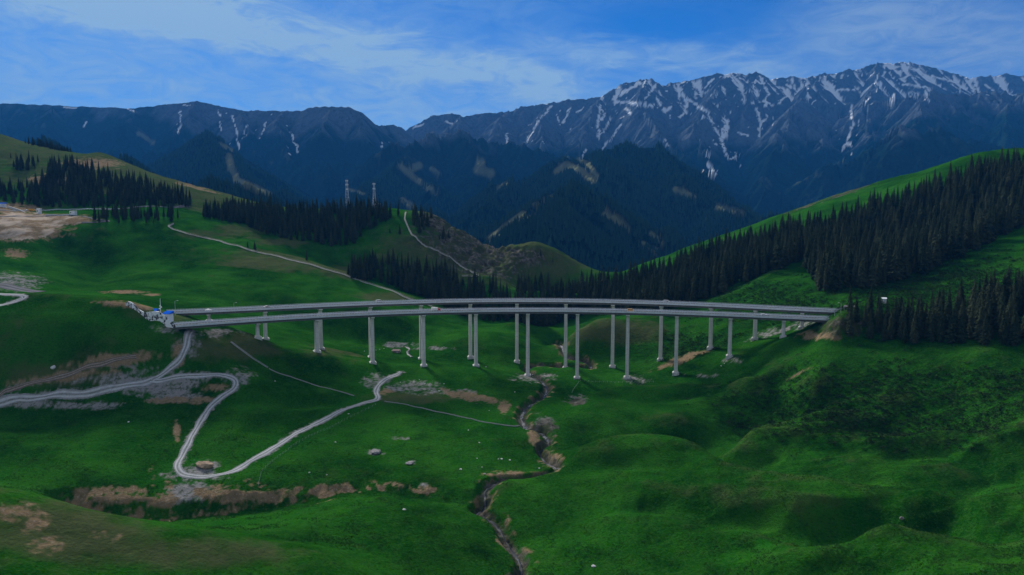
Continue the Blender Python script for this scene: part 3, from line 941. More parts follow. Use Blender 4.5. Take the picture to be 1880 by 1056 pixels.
SNOW = [
    ([(1335, 222), (1326, 240), (1325, 262), (1331, 280), (1340, 293)], 3.4), ([(1298, 203), (1310, 232), (1325, 256)], 2.8), ([(1340, 293), (1354, 284)], 2.2), ([(1330, 215), (1336, 232), (1331, 250)], 4.0),
    ([(1390, 200), (1396, 225), (1394, 250)], 3.0), ([(1408, 212), (1397, 232)], 2.2), ([(1300, 300), (1312, 320)], 3.0), ([(1356, 244), (1374, 250)], 1.8),
    ([(1563, 195), (1565, 230), (1557, 255), (1546, 277)], 3.2), ([(1556, 262), (1562, 268)], 2), ([(1481, 155), (1484, 185)], 3.4), ([(1597, 180), (1585, 190)], 2),
    ([(1615, 150), (1626, 172), (1639, 188)], 2.2), ([(1640, 172), (1638, 188)], 2.4), ([(1660, 155), (1700, 160)], 2.4), ([(1700, 165), (1704, 185)], 2.4), ([(1760, 150), (1764, 172)], 2), ([(1810, 155), (1822, 165)], 2),
    ([(1101, 195), (1098, 222), (1098, 252)], 3.0), ([(1121, 217), (1110, 239), (1098, 250)], 2.0), ([(1112, 208), (1100, 225)], 2), ([(1012, 196), (990, 220), (968, 259)], 2.2), ([(1021, 212), (1028, 230)], 1.6),
    ([(1045, 200), (1034, 224)], 2.2), ([(932, 246), (931, 262)], 1.6), ([(1139, 227), (1125, 250), (1106, 274)], 1.7), ([(1077, 275), (1069, 287)], 1.6), ([(1074, 196), (1060, 206)], 1.6), ([(1221, 256), (1226, 268)], 1.2),
    ([(1130, 187), (1165, 190), (1200, 195)], 4.0), ([(1205, 180), (1222, 205), (1232, 196)], 3.4), ([(1150, 200), (1157, 208)], 2.6), ([(1250, 165), (1262, 195), (1250, 215)], 3), ([(1185, 150), (1150, 165), (1125, 182)], 2.6), ([(1205, 155), (1185, 180)], 2.2),
    ([(1175, 150), (1140, 176)], 2.4), ([(331, 201), (332, 225), (324, 256)], 1.5), ([(426, 213), (435, 246), (440, 278)], 1.5), ([(453, 230), (446, 252)], 1.2), ([(488, 224), (481, 246)], 1.4), ([(534, 244), (542, 260), (547, 279)], 1.9), ([(160, 224), (155, 232)], 2),
    ([(402, 200), (406, 242)], 1.0), ([(118, 197), (140, 199)], 1.2), ([(235, 200), (246, 205)], 1.2), ([(350, 194), (336, 192)], 1.2), ([(760, 236), (775, 228)], 1.4), ([(815, 222), (832, 228)], 1.4), ([(700, 270), (702, 262)], 1),
    ([(1340, 140), (1362, 165), (1368, 190)], 3.0), ([(1310, 145), (1295, 160)], 3.0), ([(1395, 140), (1410, 170), (1404, 195)], 2.6), ([(1260, 180), (1290, 200), (1300, 208)], 2.6), ([(1520, 150), (1535, 165), (1570, 165)], 2.6), ([(1625, 118), (1622, 140)], 2.4),
    ([(1660, 120), (1690, 135)], 2.2), ([(1712, 140), (1750, 150)], 2.2), ([(1420, 195), (1405, 185), (1380, 190)], 2.2), ([(1440, 180), (1430, 190)], 2), ([(1690, 178), (1676, 178)], 2),
]
BARE = [  # pale grassy crests on the forested hills
    ([(1022, 316), (1040, 303), (1060, 310), (1090, 333)], 5), ([(1064, 294), (1080, 302), (1095, 322)], 3.5), ([(735, 305), (750, 318), (775, 338), (800, 354)], 4), ([(770, 304), (758, 308)], 5), ([(792, 310), (806, 320)], 3),
    ([(882, 298), (878, 312), (900, 318)], 6), ([(420, 288), (426, 312), (436, 332)], 5), ([(440, 332), (470, 345), (496, 358)], 4), ([(896, 442), (925, 418), (960, 392)], 4), ([(955, 405), (988, 390)], 2), ([(980, 376), (1012, 361)], 2.5),
    ([(1111, 394), (1140, 408), (1152, 420)], 4.5), ([(1195, 428), (1218, 447)], 3), ([(1175, 445), (1206, 460)], 2.5), ([(738, 366), (760, 380)], 3), ([(1318, 380), (1362, 393)], 4), ([(1240, 348), (1262, 358)], 4), ([(915, 345), (930, 338)], 3),
    ([(1385, 232), (1500, 250)], 0.5), ([(405, 265), (425, 275)], 3), ([(255, 245), (280, 262)], 3), ([(1255, 350), (1275, 362)], 3), ([(1130, 398), (1112, 384)], 2), ([(640, 348), (668, 356)], 2),
]


def far_masks():
    # mountains
    px, py = MT.pixels()
    gx, gy = MT.grads(MT.Z)
    sl = np.hypot(gx, gy)
    X, Y, Z = MT.X, MT.Y, MT.Z - CAMZ
    n = fbm(X / 420, Y / 420, 4, 301)
    nf = fbm(X / 60, Y / 60, 4, 305)
    tree = 800 + 220 * n - 110 * MT.gul + 90 * nf
    tree = tree + 130 * sstep(-900, -1300, X) + 330 * sstep(-2900, -4200, X) + 260 * sstep(2500, 4500, X)
    forest = 1 - sstep(-70, 70, Z - tree)
    rock = sstep(0.42, 0.72, sl + 0.18 * nf + 0.12 * n) * sstep(-120, 120, Z - tree + 80 * nf)
    rock = np.maximum(rock, 0.75 * sstep(100, 420, Z - tree))
    screes = sstep(0.15, 0.5, -MT.gul + 0.6 * nf) * sstep(-420, -60, Z - tree) * sstep(0.45, 0.75, sl) * 0.9
    rock = np.maximum(rock, screes * sstep(0.0, 0.25, n))
    high = sstep(1150, 1750, Z + 250 * n) * (X > 500)
    snow = sstep(0.30, 0.50, -MT.gulf * 0.42 - MT.gul * 0.22 + 0.35 * nf + 0.30 * fbm(X / 190, Y / 190, 3, 311) + 0.75 * (high - 0.72)) * (high > 0.03)
    snow = snow * (Y > 6800)
    w = 1 + 0.0 * px
    jx, jy = 4.5 * pnoise(px / 13, py / 13, 321) + 3.2 * pnoise(px / 5, py / 5, 322), 2.0 * pnoise(px / 9, py / 9, 323)
    for pts, wd in SNOW:
        P = np.array(pts, float)
        x0, x1, y0, y1 = P[:, 0].min() - 14, P[:, 0].max() + 14, P[:, 1].min() - 14, P[:, 1].max() + 14
        m = (px > x0) & (px < x1) & (py > y0) & (py < y1)
        d, _ = polydist(px[m] + jx[m], py[m] + jy[m], P)
        ww = 0.4 + wd * (0.72 + 1.5 * nf[m])
        snow[m] = np.maximum(snow[m], 1 - sstep(ww * 0.55, ww, d))
    bare = sstep(0.5, 0.7, n + 0.4 * nf) * (1 - rock) * 0.3
    a1 = np.stack([forest, snow, rock, bare], -1)
    # hills
    qx, qy = HL.pixels()
    n = fbm(HL.X / 200, HL.Y / 200, 4, 331)
    nf = fbm(HL.X / 30, HL.Y / 30, 4, 335)
    bh = np.zeros(qx.shape)
    jx, jy = 3.0 * pnoise(qx / 11, qy / 11, 341), 3.0 * pnoise(qx / 11, qy / 11, 342)
    for field, ax, ay, dest in ((HL, qx, qy, bh), (MT, px, py, a1[..., 3])):
        for pts, wd in BARE:
            P = np.array(pts, float)
            m = (ax > P[:, 0].min() - 25) & (ax < P[:, 0].max() + 25) & (ay > P[:, 1].min() - 20) & (ay < P[:, 1].max() + 25)
            if not m.any():
                continue
            k = 3 * pnoise(ax[m] / 11, ay[m] / 11, 343)
            d, _ = polydist(ax[m] + k, ay[m] - k * 0.6, P)
            dest[m] = np.maximum(dest[m], 1 - sstep(wd * 0.9, wd * 1.9, d))
    HL.bare = bh
    a2 = np.stack([1 - bh, np.zeros(bh.shape), 0.4 * sstep(0.5, 0.8, n + 0.5 * nf) * bh, bh], -1)
    return a1, a2


def far_material(name):
    m = bpy.data.materials.new(name)
    m.use_nodes = True
    T = NT(m.node_tree)
    b = m.node_tree.nodes['Principled BSDF']
    tc = T.n('ShaderNodeTexCoord')
    P = tc.outputs['Object']
    A = T.n('ShaderNodeAttribute', attribute_name='cover')
    sa = T.n('ShaderNodeSeparateColor')
    T.link(A.outputs['Color'], sa.inputs[0])
    forest, snow, rock, bare = sa.outputs[0], sa.outputs[1], sa.outputs[2], A.outputs['Alpha']
    nf = T.noise(P, 0.035, 5, 0.75)
    ng = T.noise(P, 0.004, 6, 0.65)
    alp = T.mix(ng, (0.010, 0.019, 0.013), (0.032, 0.040, 0.026))
    fo = T.mix(T.ramp(nf, 0.35, 0.7), (0.003, 0.011, 0.009), (0.010, 0.026, 0.017))
    rk = T.mix(T.noise(T.scalev(P, 1, 1, 0.35), 0.010, 9, 0.72), (0.010, 0.017, 0.025), (0.170, 0.200, 0.235))
    rk = T.mix(T.math('MULTIPLY', T.ramp(T.noise(T.scalev(P, 1, 1, 0.3), 0.03, 7, 0.7), 0.5, 0.62), 0.6), rk, (0.035, 0.04, 0.035))
    c = T.mix(forest, alp, fo)
    c = T.mix(T.math('MULTIPLY', bare, 0.9), c, T.mix(ng, (0.10, 0.115, 0.055), (0.20, 0.20, 0.11)))
    c = T.mix(rock, c, rk)
    c = T.mix(snow, c, (0.88, 0.90, 0.92))
    T.link(c, b.inputs['Base Color'])
    b.inputs['Roughness'].default_value = 0.95
    b.inputs['Specular IOR Level'].default_value = 0.0
    bm = T.n('ShaderNodeBump')
    bm.inputs['Strength'].default_value = 0.8
    bm.inputs['Distance'].default_value = 22.0
    h = T.math('ADD', T.math('MULTIPLY', T.noise(P, 0.03, 4, 0.7), T.math('MULTIPLY', forest, 0.8)), T.math('MULTIPLY', T.noise(T.scalev(P, 1, 1, 0.4), 0.012, 8, 0.7), T.math('MULTIPLY', rock, 2.4)))
    T.link(h, bm.inputs['Height'])
    T.link(bm.outputs[0], b.inputs['Normal'])
    return m


build_mountains()
_a1, _a2 = far_masks()
mountains = MT.mesh('mountain_range', {'cover': _a1}, far_material('mountain_cover'))
mountains['kind'] = 'structure'
hills = HL.mesh('forested_hills', {'cover': _a2}, far_material('hill_cover'))
hills['kind'] = 'structure'
del _a1, _a2


# ------------------------------------------------------------------ building helpers
def mat(name, col, rough=0.8, spec=0.1, noise=None, metal=0.0, bump=0.0):
    m = bpy.data.materials.new(name)
    m.use_nodes = True
    T = NT(m.node_tree)
    b = m.node_tree.nodes['Principled BSDF']
    b.inputs['Roughness'].default_value = rough
    b.inputs['Specular IOR Level'].default_value = spec
    b.inputs['Metallic'].default_value = metal
    tc = T.n('ShaderNodeTexCoord')
    if noise:
        sc, amt = noise
        f = T.noise(tc.outputs['Object'], sc, 6, 0.7)
        lo = tuple(c * (1 - amt) for c in col)
        hi = tuple(min(1, c * (1 + amt)) for c in col)
        T.link(T.mix(T.ramp(f, 0.3, 0.7), lo, hi), b.inputs['Base Color'])
        if bump:
            bm = T.n('ShaderNodeBump')
            bm.inputs['Strength'].default_value = bump
            bm.inputs['Distance'].default_value = 0.2
            T.link(f, bm.inputs['Height'])
            T.link(bm.outputs[0], b.inputs['Normal'])
    else:
        b.inputs['Base Color'].default_value = (*col, 1)
    return m


def concrete_mat(name, col, streak=0.35):
    m = bpy.data.materials.new(name)
    m.use_nodes = True
    T = NT(m.node_tree)
    b = m.node_tree.nodes['Principled BSDF']
    b.inputs['Roughness'].default_value = 0.9
    b.inputs['Specular IOR Level'].default_value = 0.15
    P = T.n('ShaderNodeTexCoord').outputs['Object']
    st = T.noise(T.scalev(P, 1.2, 1.2, 0.06), 1.0, 5, 0.7)
    bl = T.noise(P, 0.35, 5, 0.7)
    c = T.mix(T.ramp(st, 0.35, 0.7), tuple(x * (1 - streak) for x in col), col)
    c = T.mix(T.math('MULTIPLY', T.ramp(bl, 0.45, 0.8), 0.5), c, tuple(x * 0.7 for x in col))
    # formwork joints every four and a half metres
    sep = T.n('ShaderNodeSeparateXYZ')
    T.link(P, sep.inputs[0])
    fr = T.math('FRACT', T.math('DIVIDE', sep.outputs[2], 4.5))
    j = T.math('LESS_THAN', fr, 0.06)
    c = T.mix(T.math('MULTIPLY', j, 0.45), c, tuple(x * 0.5 for x in col))
    T.link(c, b.inputs['Base Color'])
    return m


class MB:
    def __init__(self):
        self.v, self.f, self.mi = [], [], []

    def face(self, pts, mi=0):
        n = len(self.v)
        self.v.extend([tuple(p) for p in pts])
        self.f.append(tuple(range(n, n + len(pts))))
        self.mi.append(mi)

    def prism(self, base, top, mi=0):
        """two matching loops (lists of 3D points) closed into a solid"""
        n, k = len(self.v), len(base)
        self.v.extend([tuple(p) for p in base])
        self.v.extend([tuple(p) for p in top])
        self.f.append(tuple(range(n + k - 1, n - 1, -1)))
        self.f.append(tuple(range(n + k, n + 2 * k)))
        self.mi += [mi, mi]
        for i in range(k):
            j = (i + 1) % k
            self.f.append((n + i, n + j, n + k + j, n + k + i))
            self.mi.append(mi)

    def box(self, c, s, rz=0.0, bev=0.0, top=(1, 1), mi=0):
        """box with bottom centre c, size s, optional chamfered vertical edges and a tapered top"""
        x, y, z = c
        hx, hy = s[0] / 2, s[1] / 2
        if bev > 0:
            L = [(-hx + bev, -hy), (hx - bev, -hy), (hx, -hy + bev), (hx, hy - bev), (hx - bev, hy), (-hx + bev, hy), (-hx, hy - bev), (-hx, -hy + bev)]
        else:
            L = [(-hx, -hy), (hx, -hy), (hx, hy), (-hx, hy)]
        ca, sa = math.cos(rz), math.sin(rz)
        lo = [(x + a * ca - b * sa, y + a * sa + b * ca, z) for a, b in L]
        hi = [(x + a * top[0] * ca - b * top[1] * sa, y + a * top[0] * sa + b * top[1] * ca, z + s[2]) for a, b in L]
        self.prism(lo, hi, mi)

    def bar(self, p, q, r, k=5, r2=None, mi=0):
        p, q = np.array(p, float), np.array(q, float)
        d = q - p
        d /= np.linalg.norm(d) + 1e-9
        a = np.cross(d, (0, 0, 1.0) if abs(d[2]) < 0.9 else (1.0, 0, 0))
        a /= np.linalg.norm(a)
        b = np.cross(d, a)
        r2 = r if r2 is None else r2
        an = [2 * math.pi * i / k for i in range(k)]
        self.prism([p + r * (math.cos(t) * a + math.sin(t) * b) for t in an], [q + r2 * (math.cos(t) * a + math.sin(t) * b) for t in an], mi)

    def sweep(self, path, prof, zoff=None, mi=0, cap=True):
        """sweep a closed section (offset across to the left, height) along a path of (x, y, z)"""
        P = np.array(path, float)
        tg = np.gradient(P[:, :2], axis=0)
        tg /= np.linalg.norm(tg, axis=1)[:, None] + 1e-9
        nr = np.stack([-tg[:, 1], tg[:, 0]], 1)
        n, k = len(self.v), len(prof)
        for i in range(len(P)):
            for a, h in prof:
                self.v.append((P[i, 0] + nr[i, 0] * a, P[i, 1] + nr[i, 1] * a, P[i, 2] + h))
        for i in range(len(P) - 1):
            for j in range(k):
                j2 = (j + 1) % k
                self.f.append((n + i * k + j, n + i * k + j2, n + (i + 1) * k + j2, n + (i + 1) * k + j))
                self.mi.append(mi)
        if cap:
            self.f.append(tuple(range(n + k - 1, n - 1, -1)))
            self.f.append(tuple(range(n + (len(P) - 1) * k, n + len(P) * k)))
            self.mi += [mi, mi]

    def build(self, name, mats, parent=None, smooth=False, origin=None):
        me = bpy.data.meshes.new(name)
        v = self.v
        if origin is not None:
            v = [(a - origin[0], b - origin[1], c - origin[2]) for a, b, c in v]
        me.from_pydata(v, [], self.f)
        for m in (mats if isinstance(mats, (list, tuple)) else [mats]):
            me.materials.append(m)
        if any(self.mi):
            me.polygons.foreach_set('material_index', self.mi)
        if smooth:
            me.polygons.foreach_set('use_smooth', [True] * len(me.polygons))
        me.update()
        o = bpy.data.objects.new(name, me)
        C.objects.link(o)
        if parent is not None:
            o.parent = parent
        elif origin is not None:
            o.location = origin
        return o


def tag(o, label=None, cat=None, group=None, kind=None):
    for k, v in (('label', label), ('category', cat), ('group', group), ('kind', kind)):
        if v:
            o[k] = v
    return o


def empty(name, loc, label, cat, group=None, rz=0.0):
    o = bpy.data.objects.new(name, None)
    o.empty_display_size = 1.0
    C.objects.link(o)
    o.location = loc
    o.rotation_euler = (0, 0, rz)
    return tag(o, label, cat, group)


def copy_tree(o, parent=None):
    c = o.copy()
    C.objects.link(c)
    if parent is not None:
        c.parent = parent
    for ch in list(o.children):
        copy_tree(ch, c)
    return c


M = {}
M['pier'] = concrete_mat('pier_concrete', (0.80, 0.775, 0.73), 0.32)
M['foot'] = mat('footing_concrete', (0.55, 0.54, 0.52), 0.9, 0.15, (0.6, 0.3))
M['girder'] = concrete_mat('girder_concrete', (0.17, 0.165, 0.16))  # concrete darkened to paint in the shade under the deck slab
M['deck'] = mat('deck_asphalt', (0.060, 0.060, 0.062), 0.95, 0.0, (0.25, 0.25))
M['paint'] = mat('road_paint', (0.75, 0.75, 0.72), 0.7)
M['barrier'] = mat('barrier_concrete', (0.62, 0.64, 0.67), 0.85, 0.05, (0.4, 0.12))
M['rail'] = mat('galvanised_rail', (0.50, 0.53, 0.57), 0.7, 0.1)
M['screen'] = mat('screen_panel', (0.42, 0.46, 0.52), 0.6, 0.3, (0.5, 0.12))
M['white'] = mat('white_paint', (0.80, 0.80, 0.79), 0.8, 0.05, (0.8, 0.08))
M['dark'] = mat('dark_paint', (0.03, 0.032, 0.035), 0.5, 0.4)
M['steel'] = mat('pale_steel', (0.48, 0.52, 0.58), 0.45, 0.5, metal=0.4)
M['blue_roof'] = mat('blue_sheet_roof', (0.015, 0.12, 0.62), 0.9, 0.0, (0.8, 0.15))
M['glass'] = mat('dark_glass', (0.02, 0.025, 0.03), 0.1, 0.6)
M['rubber'] = mat('tyre_rubber', (0.02, 0.02, 0.02), 0.9, 0.1)
M['stone'] = mat('pale_stone', (0.62, 0.60, 0.57), 0.9, 0.1, (1.2, 0.25))
M['grey_stone'] = mat('grey_stone', (0.22, 0.21, 0.20), 0.95, 0.1, (0.6, 0.5))
M['timber'] = mat('weathered_timber', (0.40, 0.37, 0.33), 0.85, 0.15, (0.8, 0.25))
M['bark'] = mat('spruce_bark', (0.10, 0.075, 0.055), 0.95, 0.05, (1.5, 0.3))
M['rust'] = mat('rust_roof', (0.15, 0.09, 0.075), 0.8, 0.15, (0.8, 0.3))
M['gravel'] = None


# ------------------------------------------------------------------ the two curved viaducts
def deck_path(pys, h, x0, x1, half):
    """curve of the deck axis: photo points of the near lower edge, deck lying h below the camera"""
    pys = np.array(pys, float)
    c = np.polyfit((pys[:, 0] - 940) / 600, pys[:, 1], 4)
    px = np.linspace(x0, x1, 120)
    u, s = pix(px, np.polyval(c, (px - 940) / 600))
    Y = -h / s
    P = np.stack([u * Y, Y], 1)
    # a smooth plan curve through those points, then shifted to the axis
    t = np.linspace(-1, 1, len(P))
    P = np.stack([np.polyval(np.polyfit(t, P[:, k], 5), t) for k in (0, 1)], 1)
    tg = np.gradient(P, axis=0)
    tg /= np.linalg.norm(tg, axis=1)[:, None]
    P = P + np.stack([-tg[:, 1], tg[:, 0]], 1) * half
    return np.c_[resample(P, 2.0, False), ]


def viaduct(name, label, pys, h, x0, x1, piers, posts):
    half = 6.3
    P = deck_path(pys, h, x0, x1, half)
    z = CAMZ - h
    mid = P[len(P) // 2]
    root = empty(name, (mid[0], mid[1], TH.z(mid[0], mid[1])), label, 'bridge', 'twin concrete viaducts across the valley')
    org = np.array(root.location)
    path = np.c_[P - org[:2], np.full(len(P), z - org[2])]

    def sw(nm, prof, mt, parent=root):
        b = MB()
        b.sweep(path, prof)
        return b.build(nm, mt, parent)
    d = 0.0
    deck = sw('deck', [(-half, d), (half, d), (half, d - 0.32), (-half, d - 0.32)], M['deck'])
    lines = MB()
    for a in (-half + 1.0, half - 1.0):
        lines.sweep(path, [(a - 0.1, 0.008), (a + 0.1, 0.008), (a + 0.1, 0.006), (a - 0.1, 0.006)])
    for i in range(0, len(path) - 4, 8):
        lines.sweep(path[i:i + 4], [(-0.09, 0.008), (0.09, 0.008), (0.09, 0.006), (-0.09, 0.006)])
    lines.build('lane_lines', M['paint'], deck)
    # five T beams under the slab
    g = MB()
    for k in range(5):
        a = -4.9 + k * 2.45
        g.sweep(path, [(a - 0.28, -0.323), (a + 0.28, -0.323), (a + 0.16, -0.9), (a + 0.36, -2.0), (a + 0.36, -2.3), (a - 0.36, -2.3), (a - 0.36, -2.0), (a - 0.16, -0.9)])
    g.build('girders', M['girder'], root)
    # solid parapet with a post and rail screen on both edges
    for sgn in (-1, 1):
        e = sgn * half
        i_, o_ = e - sgn * 0.45, e + sgn * 0.05
        prof = [(o_, -0.60), (o_, 0.78), (o_ - sgn * 0.2, 0.78), (i_, 0.0), (i_, -0.60)] if sgn < 0 else [(i_, -0.60), (i_, 0.0), (o_ - sgn * 0.2, 0.78), (o_, 0.78), (o_, -0.60)]
        b = sw('parapet', prof, M['barrier'])
        r = MB()
        for hh in (1.12, 1.48):
            r.sweep(path, [(e - 0.12, hh), (e + 0.02, hh), (e + 0.02, hh - 0.1), (e - 0.12, hh - 0.1)])
        tg = np.gradient(path[:, :2], axis=0)
        for i in range(0, len(path), 1):
            nr = np.array([-tg[i, 1], tg[i, 0]])
            nr /= np.linalg.norm(nr)
            q = path[i, :2] + nr * (e - 0.05)
            rz = math.atan2(tg[i, 1], tg[i, 0])
            r.box((q[0], q[1], path[i, 2] + 0.78), (0.30, 0.16, 0.72), rz)
        r.build('guard_rail', M['rail'], root)
    # piers
    uu = P[:, 0] / P[:, 1]
    for (ppx, ppy) in piers:
        k = 0
        for _ in range(3):
            u, s = pix(ppx, 600)
        i = int(np.argmin(np.abs(uu - u)))
        q = P[i]
        tgv = P[min(i + 1, len(P) - 1)] - P[max(i - 1, 0)]
        rz = math.atan2(tgv[1], tgv[0])
        gz = min(float(TH.z(q[0] + a, q[1] + b)) for a in (-3, 0, 3) for b in (-3, 0, 3))
        top = z - 2.3 - 1.5
        hgt = top - gz
        ox, oy = q[0] - org[0], q[1] - org[1]
        pz = gz - org[2]
        pr = MB()
        wide = 2.9 if hgt > 22 else 2.5
        pr.box((ox, oy, pz - 1.0), (wide, 3.7, hgt + 1.0), rz, 0.28, (0.93, 0.95))
        po = pr.build('pier', M['pier'], root)
        fb = MB()
        gc = float(TH.z(q[0], q[1])) - org[2]
        fb.box((ox, oy, pz - 2.0), (5.2, 6.2, gc - pz + 2.9), rz, 0.1)
        fb.box((ox, oy, gc + 0.9), (3.9, 4.7, 0.55), rz, 0.1)
        fb.build('footing', M['foot'], po)
        cb = MB()
        t2 = top - org[2]
        ca, sa = math.cos(rz), math.sin(rz)

        def pt(a, b, c):
            return (ox + a * ca - b * sa, oy + a * sa + b * ca, c)
        w = wide * 0.5
        cb.prism([pt(-w, -2.2, t2 - 0.02), pt(w, -2.2, t2 - 0.02), pt(w, 2.2, t2 - 0.02), pt(-w, 2.2, t2 - 0.02)], [pt(-w, -5.5, t2 + 0.75), pt(w, -5.5, t2 + 0.75), pt(w, 5.5, t2 + 0.75), pt(-w, 5.5, t2 + 0.75)])
        cb.prism([pt(-w, -5.5, t2 + 0.752), pt(w, -5.5, t2 + 0.752), pt(w, 5.5, t2 + 0.752), pt(-w, 5.5, t2 + 0.752)], [pt(-w, -5.5, t2 + 1.497), pt(w, -5.5, t2 + 1.497), pt(w, 5.5, t2 + 1.497), pt(-w, 5.5, t2 + 1.497)])
        cb.build('pier_cap', M['pier'], po)
    return root, P, z


NEAR_PY = [(340, 598), (470, 590), (640, 578.7), (681, 577), (777, 574), (1000, 572), (1060, 572), (1152, 573), (1245, 576.3), (1345, 579.5), (1440, 584), (1520, 587)]
FAR_PY = [(320, 575), (480, 567.7), (620, 561.5), (740, 556.5), (860, 554), (1000, 553.4), (1150, 555.8), (1260, 559.5), (1340, 563.5), (1554, 573.5)]
NEAR_P = [(p, 0) for p in (470, 580, 681, 777, 873, 967, 1060, 1152, 1245, 1342, 1440)]
FAR_P = [(p, 0) for p in (385, 487, 587, 680, 771, 862, 951, 1039, 1127, 1215, 1305, 1389, 1474)]
near_v, NP, NZ = viaduct('viaduct', 'long curved concrete viaduct nearest the camera with the longer outer row of tall piers', NEAR_PY, 70.0, 322, 1590, NEAR_P, None)
far_v, FP, FZ = viaduct('viaduct.001', 'curved concrete viaduct running just behind and slightly above the other one', FAR_PY, 66.0, 298, 1612, FAR_P, None)


# ------------------------------------------------------------------ roads, stream, paths
def gravel_material(name, a, b_, grassy=False):
    m = bpy.data.materials.new(name)
    m.use_nodes = True
    T = NT(m.node_tree)
    b = m.node_tree.nodes['Principled BSDF']
    b.inputs['Roughness'].default_value = 0.95
    b.inputs['Specular IOR Level'].default_value = 0.02
    P = T.n('ShaderNodeTexCoord').outputs['Object']
    at = T.n('ShaderNodeAttribute', attribute_name='across')
    f = T.noise(P, 1.3, 6, 0.75)
    c = T.mix(T.ramp(f, 0.3, 0.7), a, b_)
    # two wheel tracks, paler and smoother than the crown and the edges
    t = T.math('ABSOLUTE', T.math('SUBTRACT', T.math('ABSOLUTE', at.outputs['Fac']), 0.42))
    c = T.mix(T.ramp(t, 0.10, 0.28, 0.0, 0.75), c, tuple(x * 0.55 for x in a))
    # thin grass along the crown and ragged edges
    ed = T.math('MAXIMUM', T.ramp(T.math('ABSOLUTE', at.outputs['Fac']), 0.16, 0.02), T.ramp(T.math('ABSOLUTE', at.outputs['Fac']), 0.66, 0.98))
    ed = T.math('MULTIPLY', ed, T.ramp(T.noise(P, 0.7, 5, 0.75), 0.46, 0.60))
    c = T.mix(T.math('MULTIPLY', ed, 0.75 if grassy else 0.0), c, (0.03, 0.075, 0.015))
    c = T.mix(T.math('MULTIPLY', T.ramp(T.noise(P, 0.22, 4, 0.7), 0.5, 0.7), 0.5), c, tuple(x * 0.6 for x in a))
    T.link(c, b.inputs['Base Color'])
    bm = T.n('ShaderNodeBump')
    bm.inputs['Strength'].default_value = 0.5
    bm.inputs['Distance'].default_value = 0.25
    T.link(f, bm.inputs['Height'])
    T.link(bm.outputs[0], b.inputs['Normal'])
    return m


def ribbon(name, P, w, m, lift=0.16, jit=0.18, cols=9, origin=True):
    P = np.asarray(P)
    tg = np.gradient(P, axis=0)
    tg /= np.linalg.norm(tg, axis=1)[:, None]
    nr = np.stack([-tg[:, 1], tg[:, 0]], 1)
    k = np.arange(len(P))
    wl = w / 2 * (1 + jit * 2 * pnoise(k * 0.13, k * 0 + 2.7, 401))
    wr = w / 2 * (1 + jit * 2 * pnoise(k * 0.13, k * 0 + 8.1, 402))
    a = np.linspace(-1, 1, cols)
    off = np.where(a[None, :] > 0, wl[:, None] * a[None, :], wr[:, None] * a[None, :])
    X = P[:, 0:1] + nr[:, 0:1] * off
    Y = P[:, 1:2] + nr[:, 1:2] * off
    Z = TH.z(X, Y) + lift * (1 - np.abs(a[None, :]) ** 6 * 0.75)
    o0 = (float(P[len(P) // 2, 0]), float(P[len(P) // 2, 1]), float(TH.z(*P[len(P) // 2])))
    n, c = X.shape
    v = np.stack([X - o0[0], Y - o0[1], Z - o0[2]], -1).reshape(-1, 3)
    idx = np.arange(n * c).reshape(n, c)
    f = np.stack([idx[:-1, 1:], idx[:-1, :-1], idx[1:, :-1], idx[1:, 1:]], -1).reshape(-1, 4)
    me = bpy.data.meshes.new(name)
    me.from_pydata(v.tolist(), [], f.tolist())
    at = me.attributes.new('across', 'FLOAT', 'POINT')
    at.data.foreach_set('value', np.tile(a, n).astype(np.float32))
    me.polygons.foreach_set('use_smooth', [True] * len(f))
    me.materials.append(m)
    o = bpy.data.objects.new(name, me)
    C.objects.link(o)
    o.location = o0
    return o


M['gravel'] = gravel_material('gravel', (0.36, 0.355, 0.35), (0.56, 0.55, 0.54), True)
M['earth'] = gravel_material('earth_track', (0.20, 0.155, 0.12), (0.36, 0.30, 0.25), True)
M['asphalt'] = gravel_material('worn_asphalt', (0.12, 0.12, 0.125), (0.18, 0.18, 0.185))
for k, (pts, w) in ROADS.items():
    o = ribbon(k, line_xy(pts, 0, 1.5), w, M['earth' if k.endswith('002') else 'gravel'], 0.13, 0.42)
    o['kind'] = 'structure'
o = ribbon('road', line_xy([(-60, 384), (10, 386), (60, 385.5), (120, 384.5), (180, 383.5), (225, 383), (300, 380), (345, 378)], 0, 4.0), 8, M['asphalt'], 0.4)
o['kind'] = 'structure'
o = ribbon('road.001', line_xy([(-60, 520), (0, 524), (35, 531), (68, 537)], 0, 2.0), 16, M['asphalt'], 0.25)
o['kind'] = 'structure'
o = ribbon('road.002', line_xy([(150, 409), (175, 408), (200, 406), (170, 402), (150, 397), (110, 396), (60, 397), (0, 398), (-60, 398)], 0, 3.0), 5, M['asphalt'], 0.35)
o['kind'] = 'structure'


def water_material(name, white):
    m = bpy.data.materials.new(name)
    m.use_nodes = True
    T = NT(m.node_tree)
    b = m.node_tree.nodes['Principled BSDF']
    b.inputs['Specular IOR Level'].default_value = 0.12
    P = T.n('ShaderNodeTexCoord').outputs['Object']
    f = T.noise(P, 1.1, 6, 0.75, 1.0)
    g = T.noise(P, 0.07, 3, 0.6)
    foam = T.math('MULTIPLY', T.math('MULTIPLY', T.ramp(f, 0.48, 0.62), T.ramp(g, 0.40, 0.60)), white)
    T.link(T.mix(foam, (0.020, 0.024, 0.028), (0.50, 0.53, 0.56)), b.inputs['Base Color'])
    T.link(T.ramp(foam, 0.0, 1.0, 0.60, 0.95), b.inputs['Roughness'])
    bm = T.n('ShaderNodeBump')
    bm.inputs['Strength'].default_value = 0.6
    bm.inputs['Distance'].default_value = 0.3
    T.link(f, bm.inputs['Height'])
    T.link(bm.outputs[0], b.inputs['Normal'])
    return m


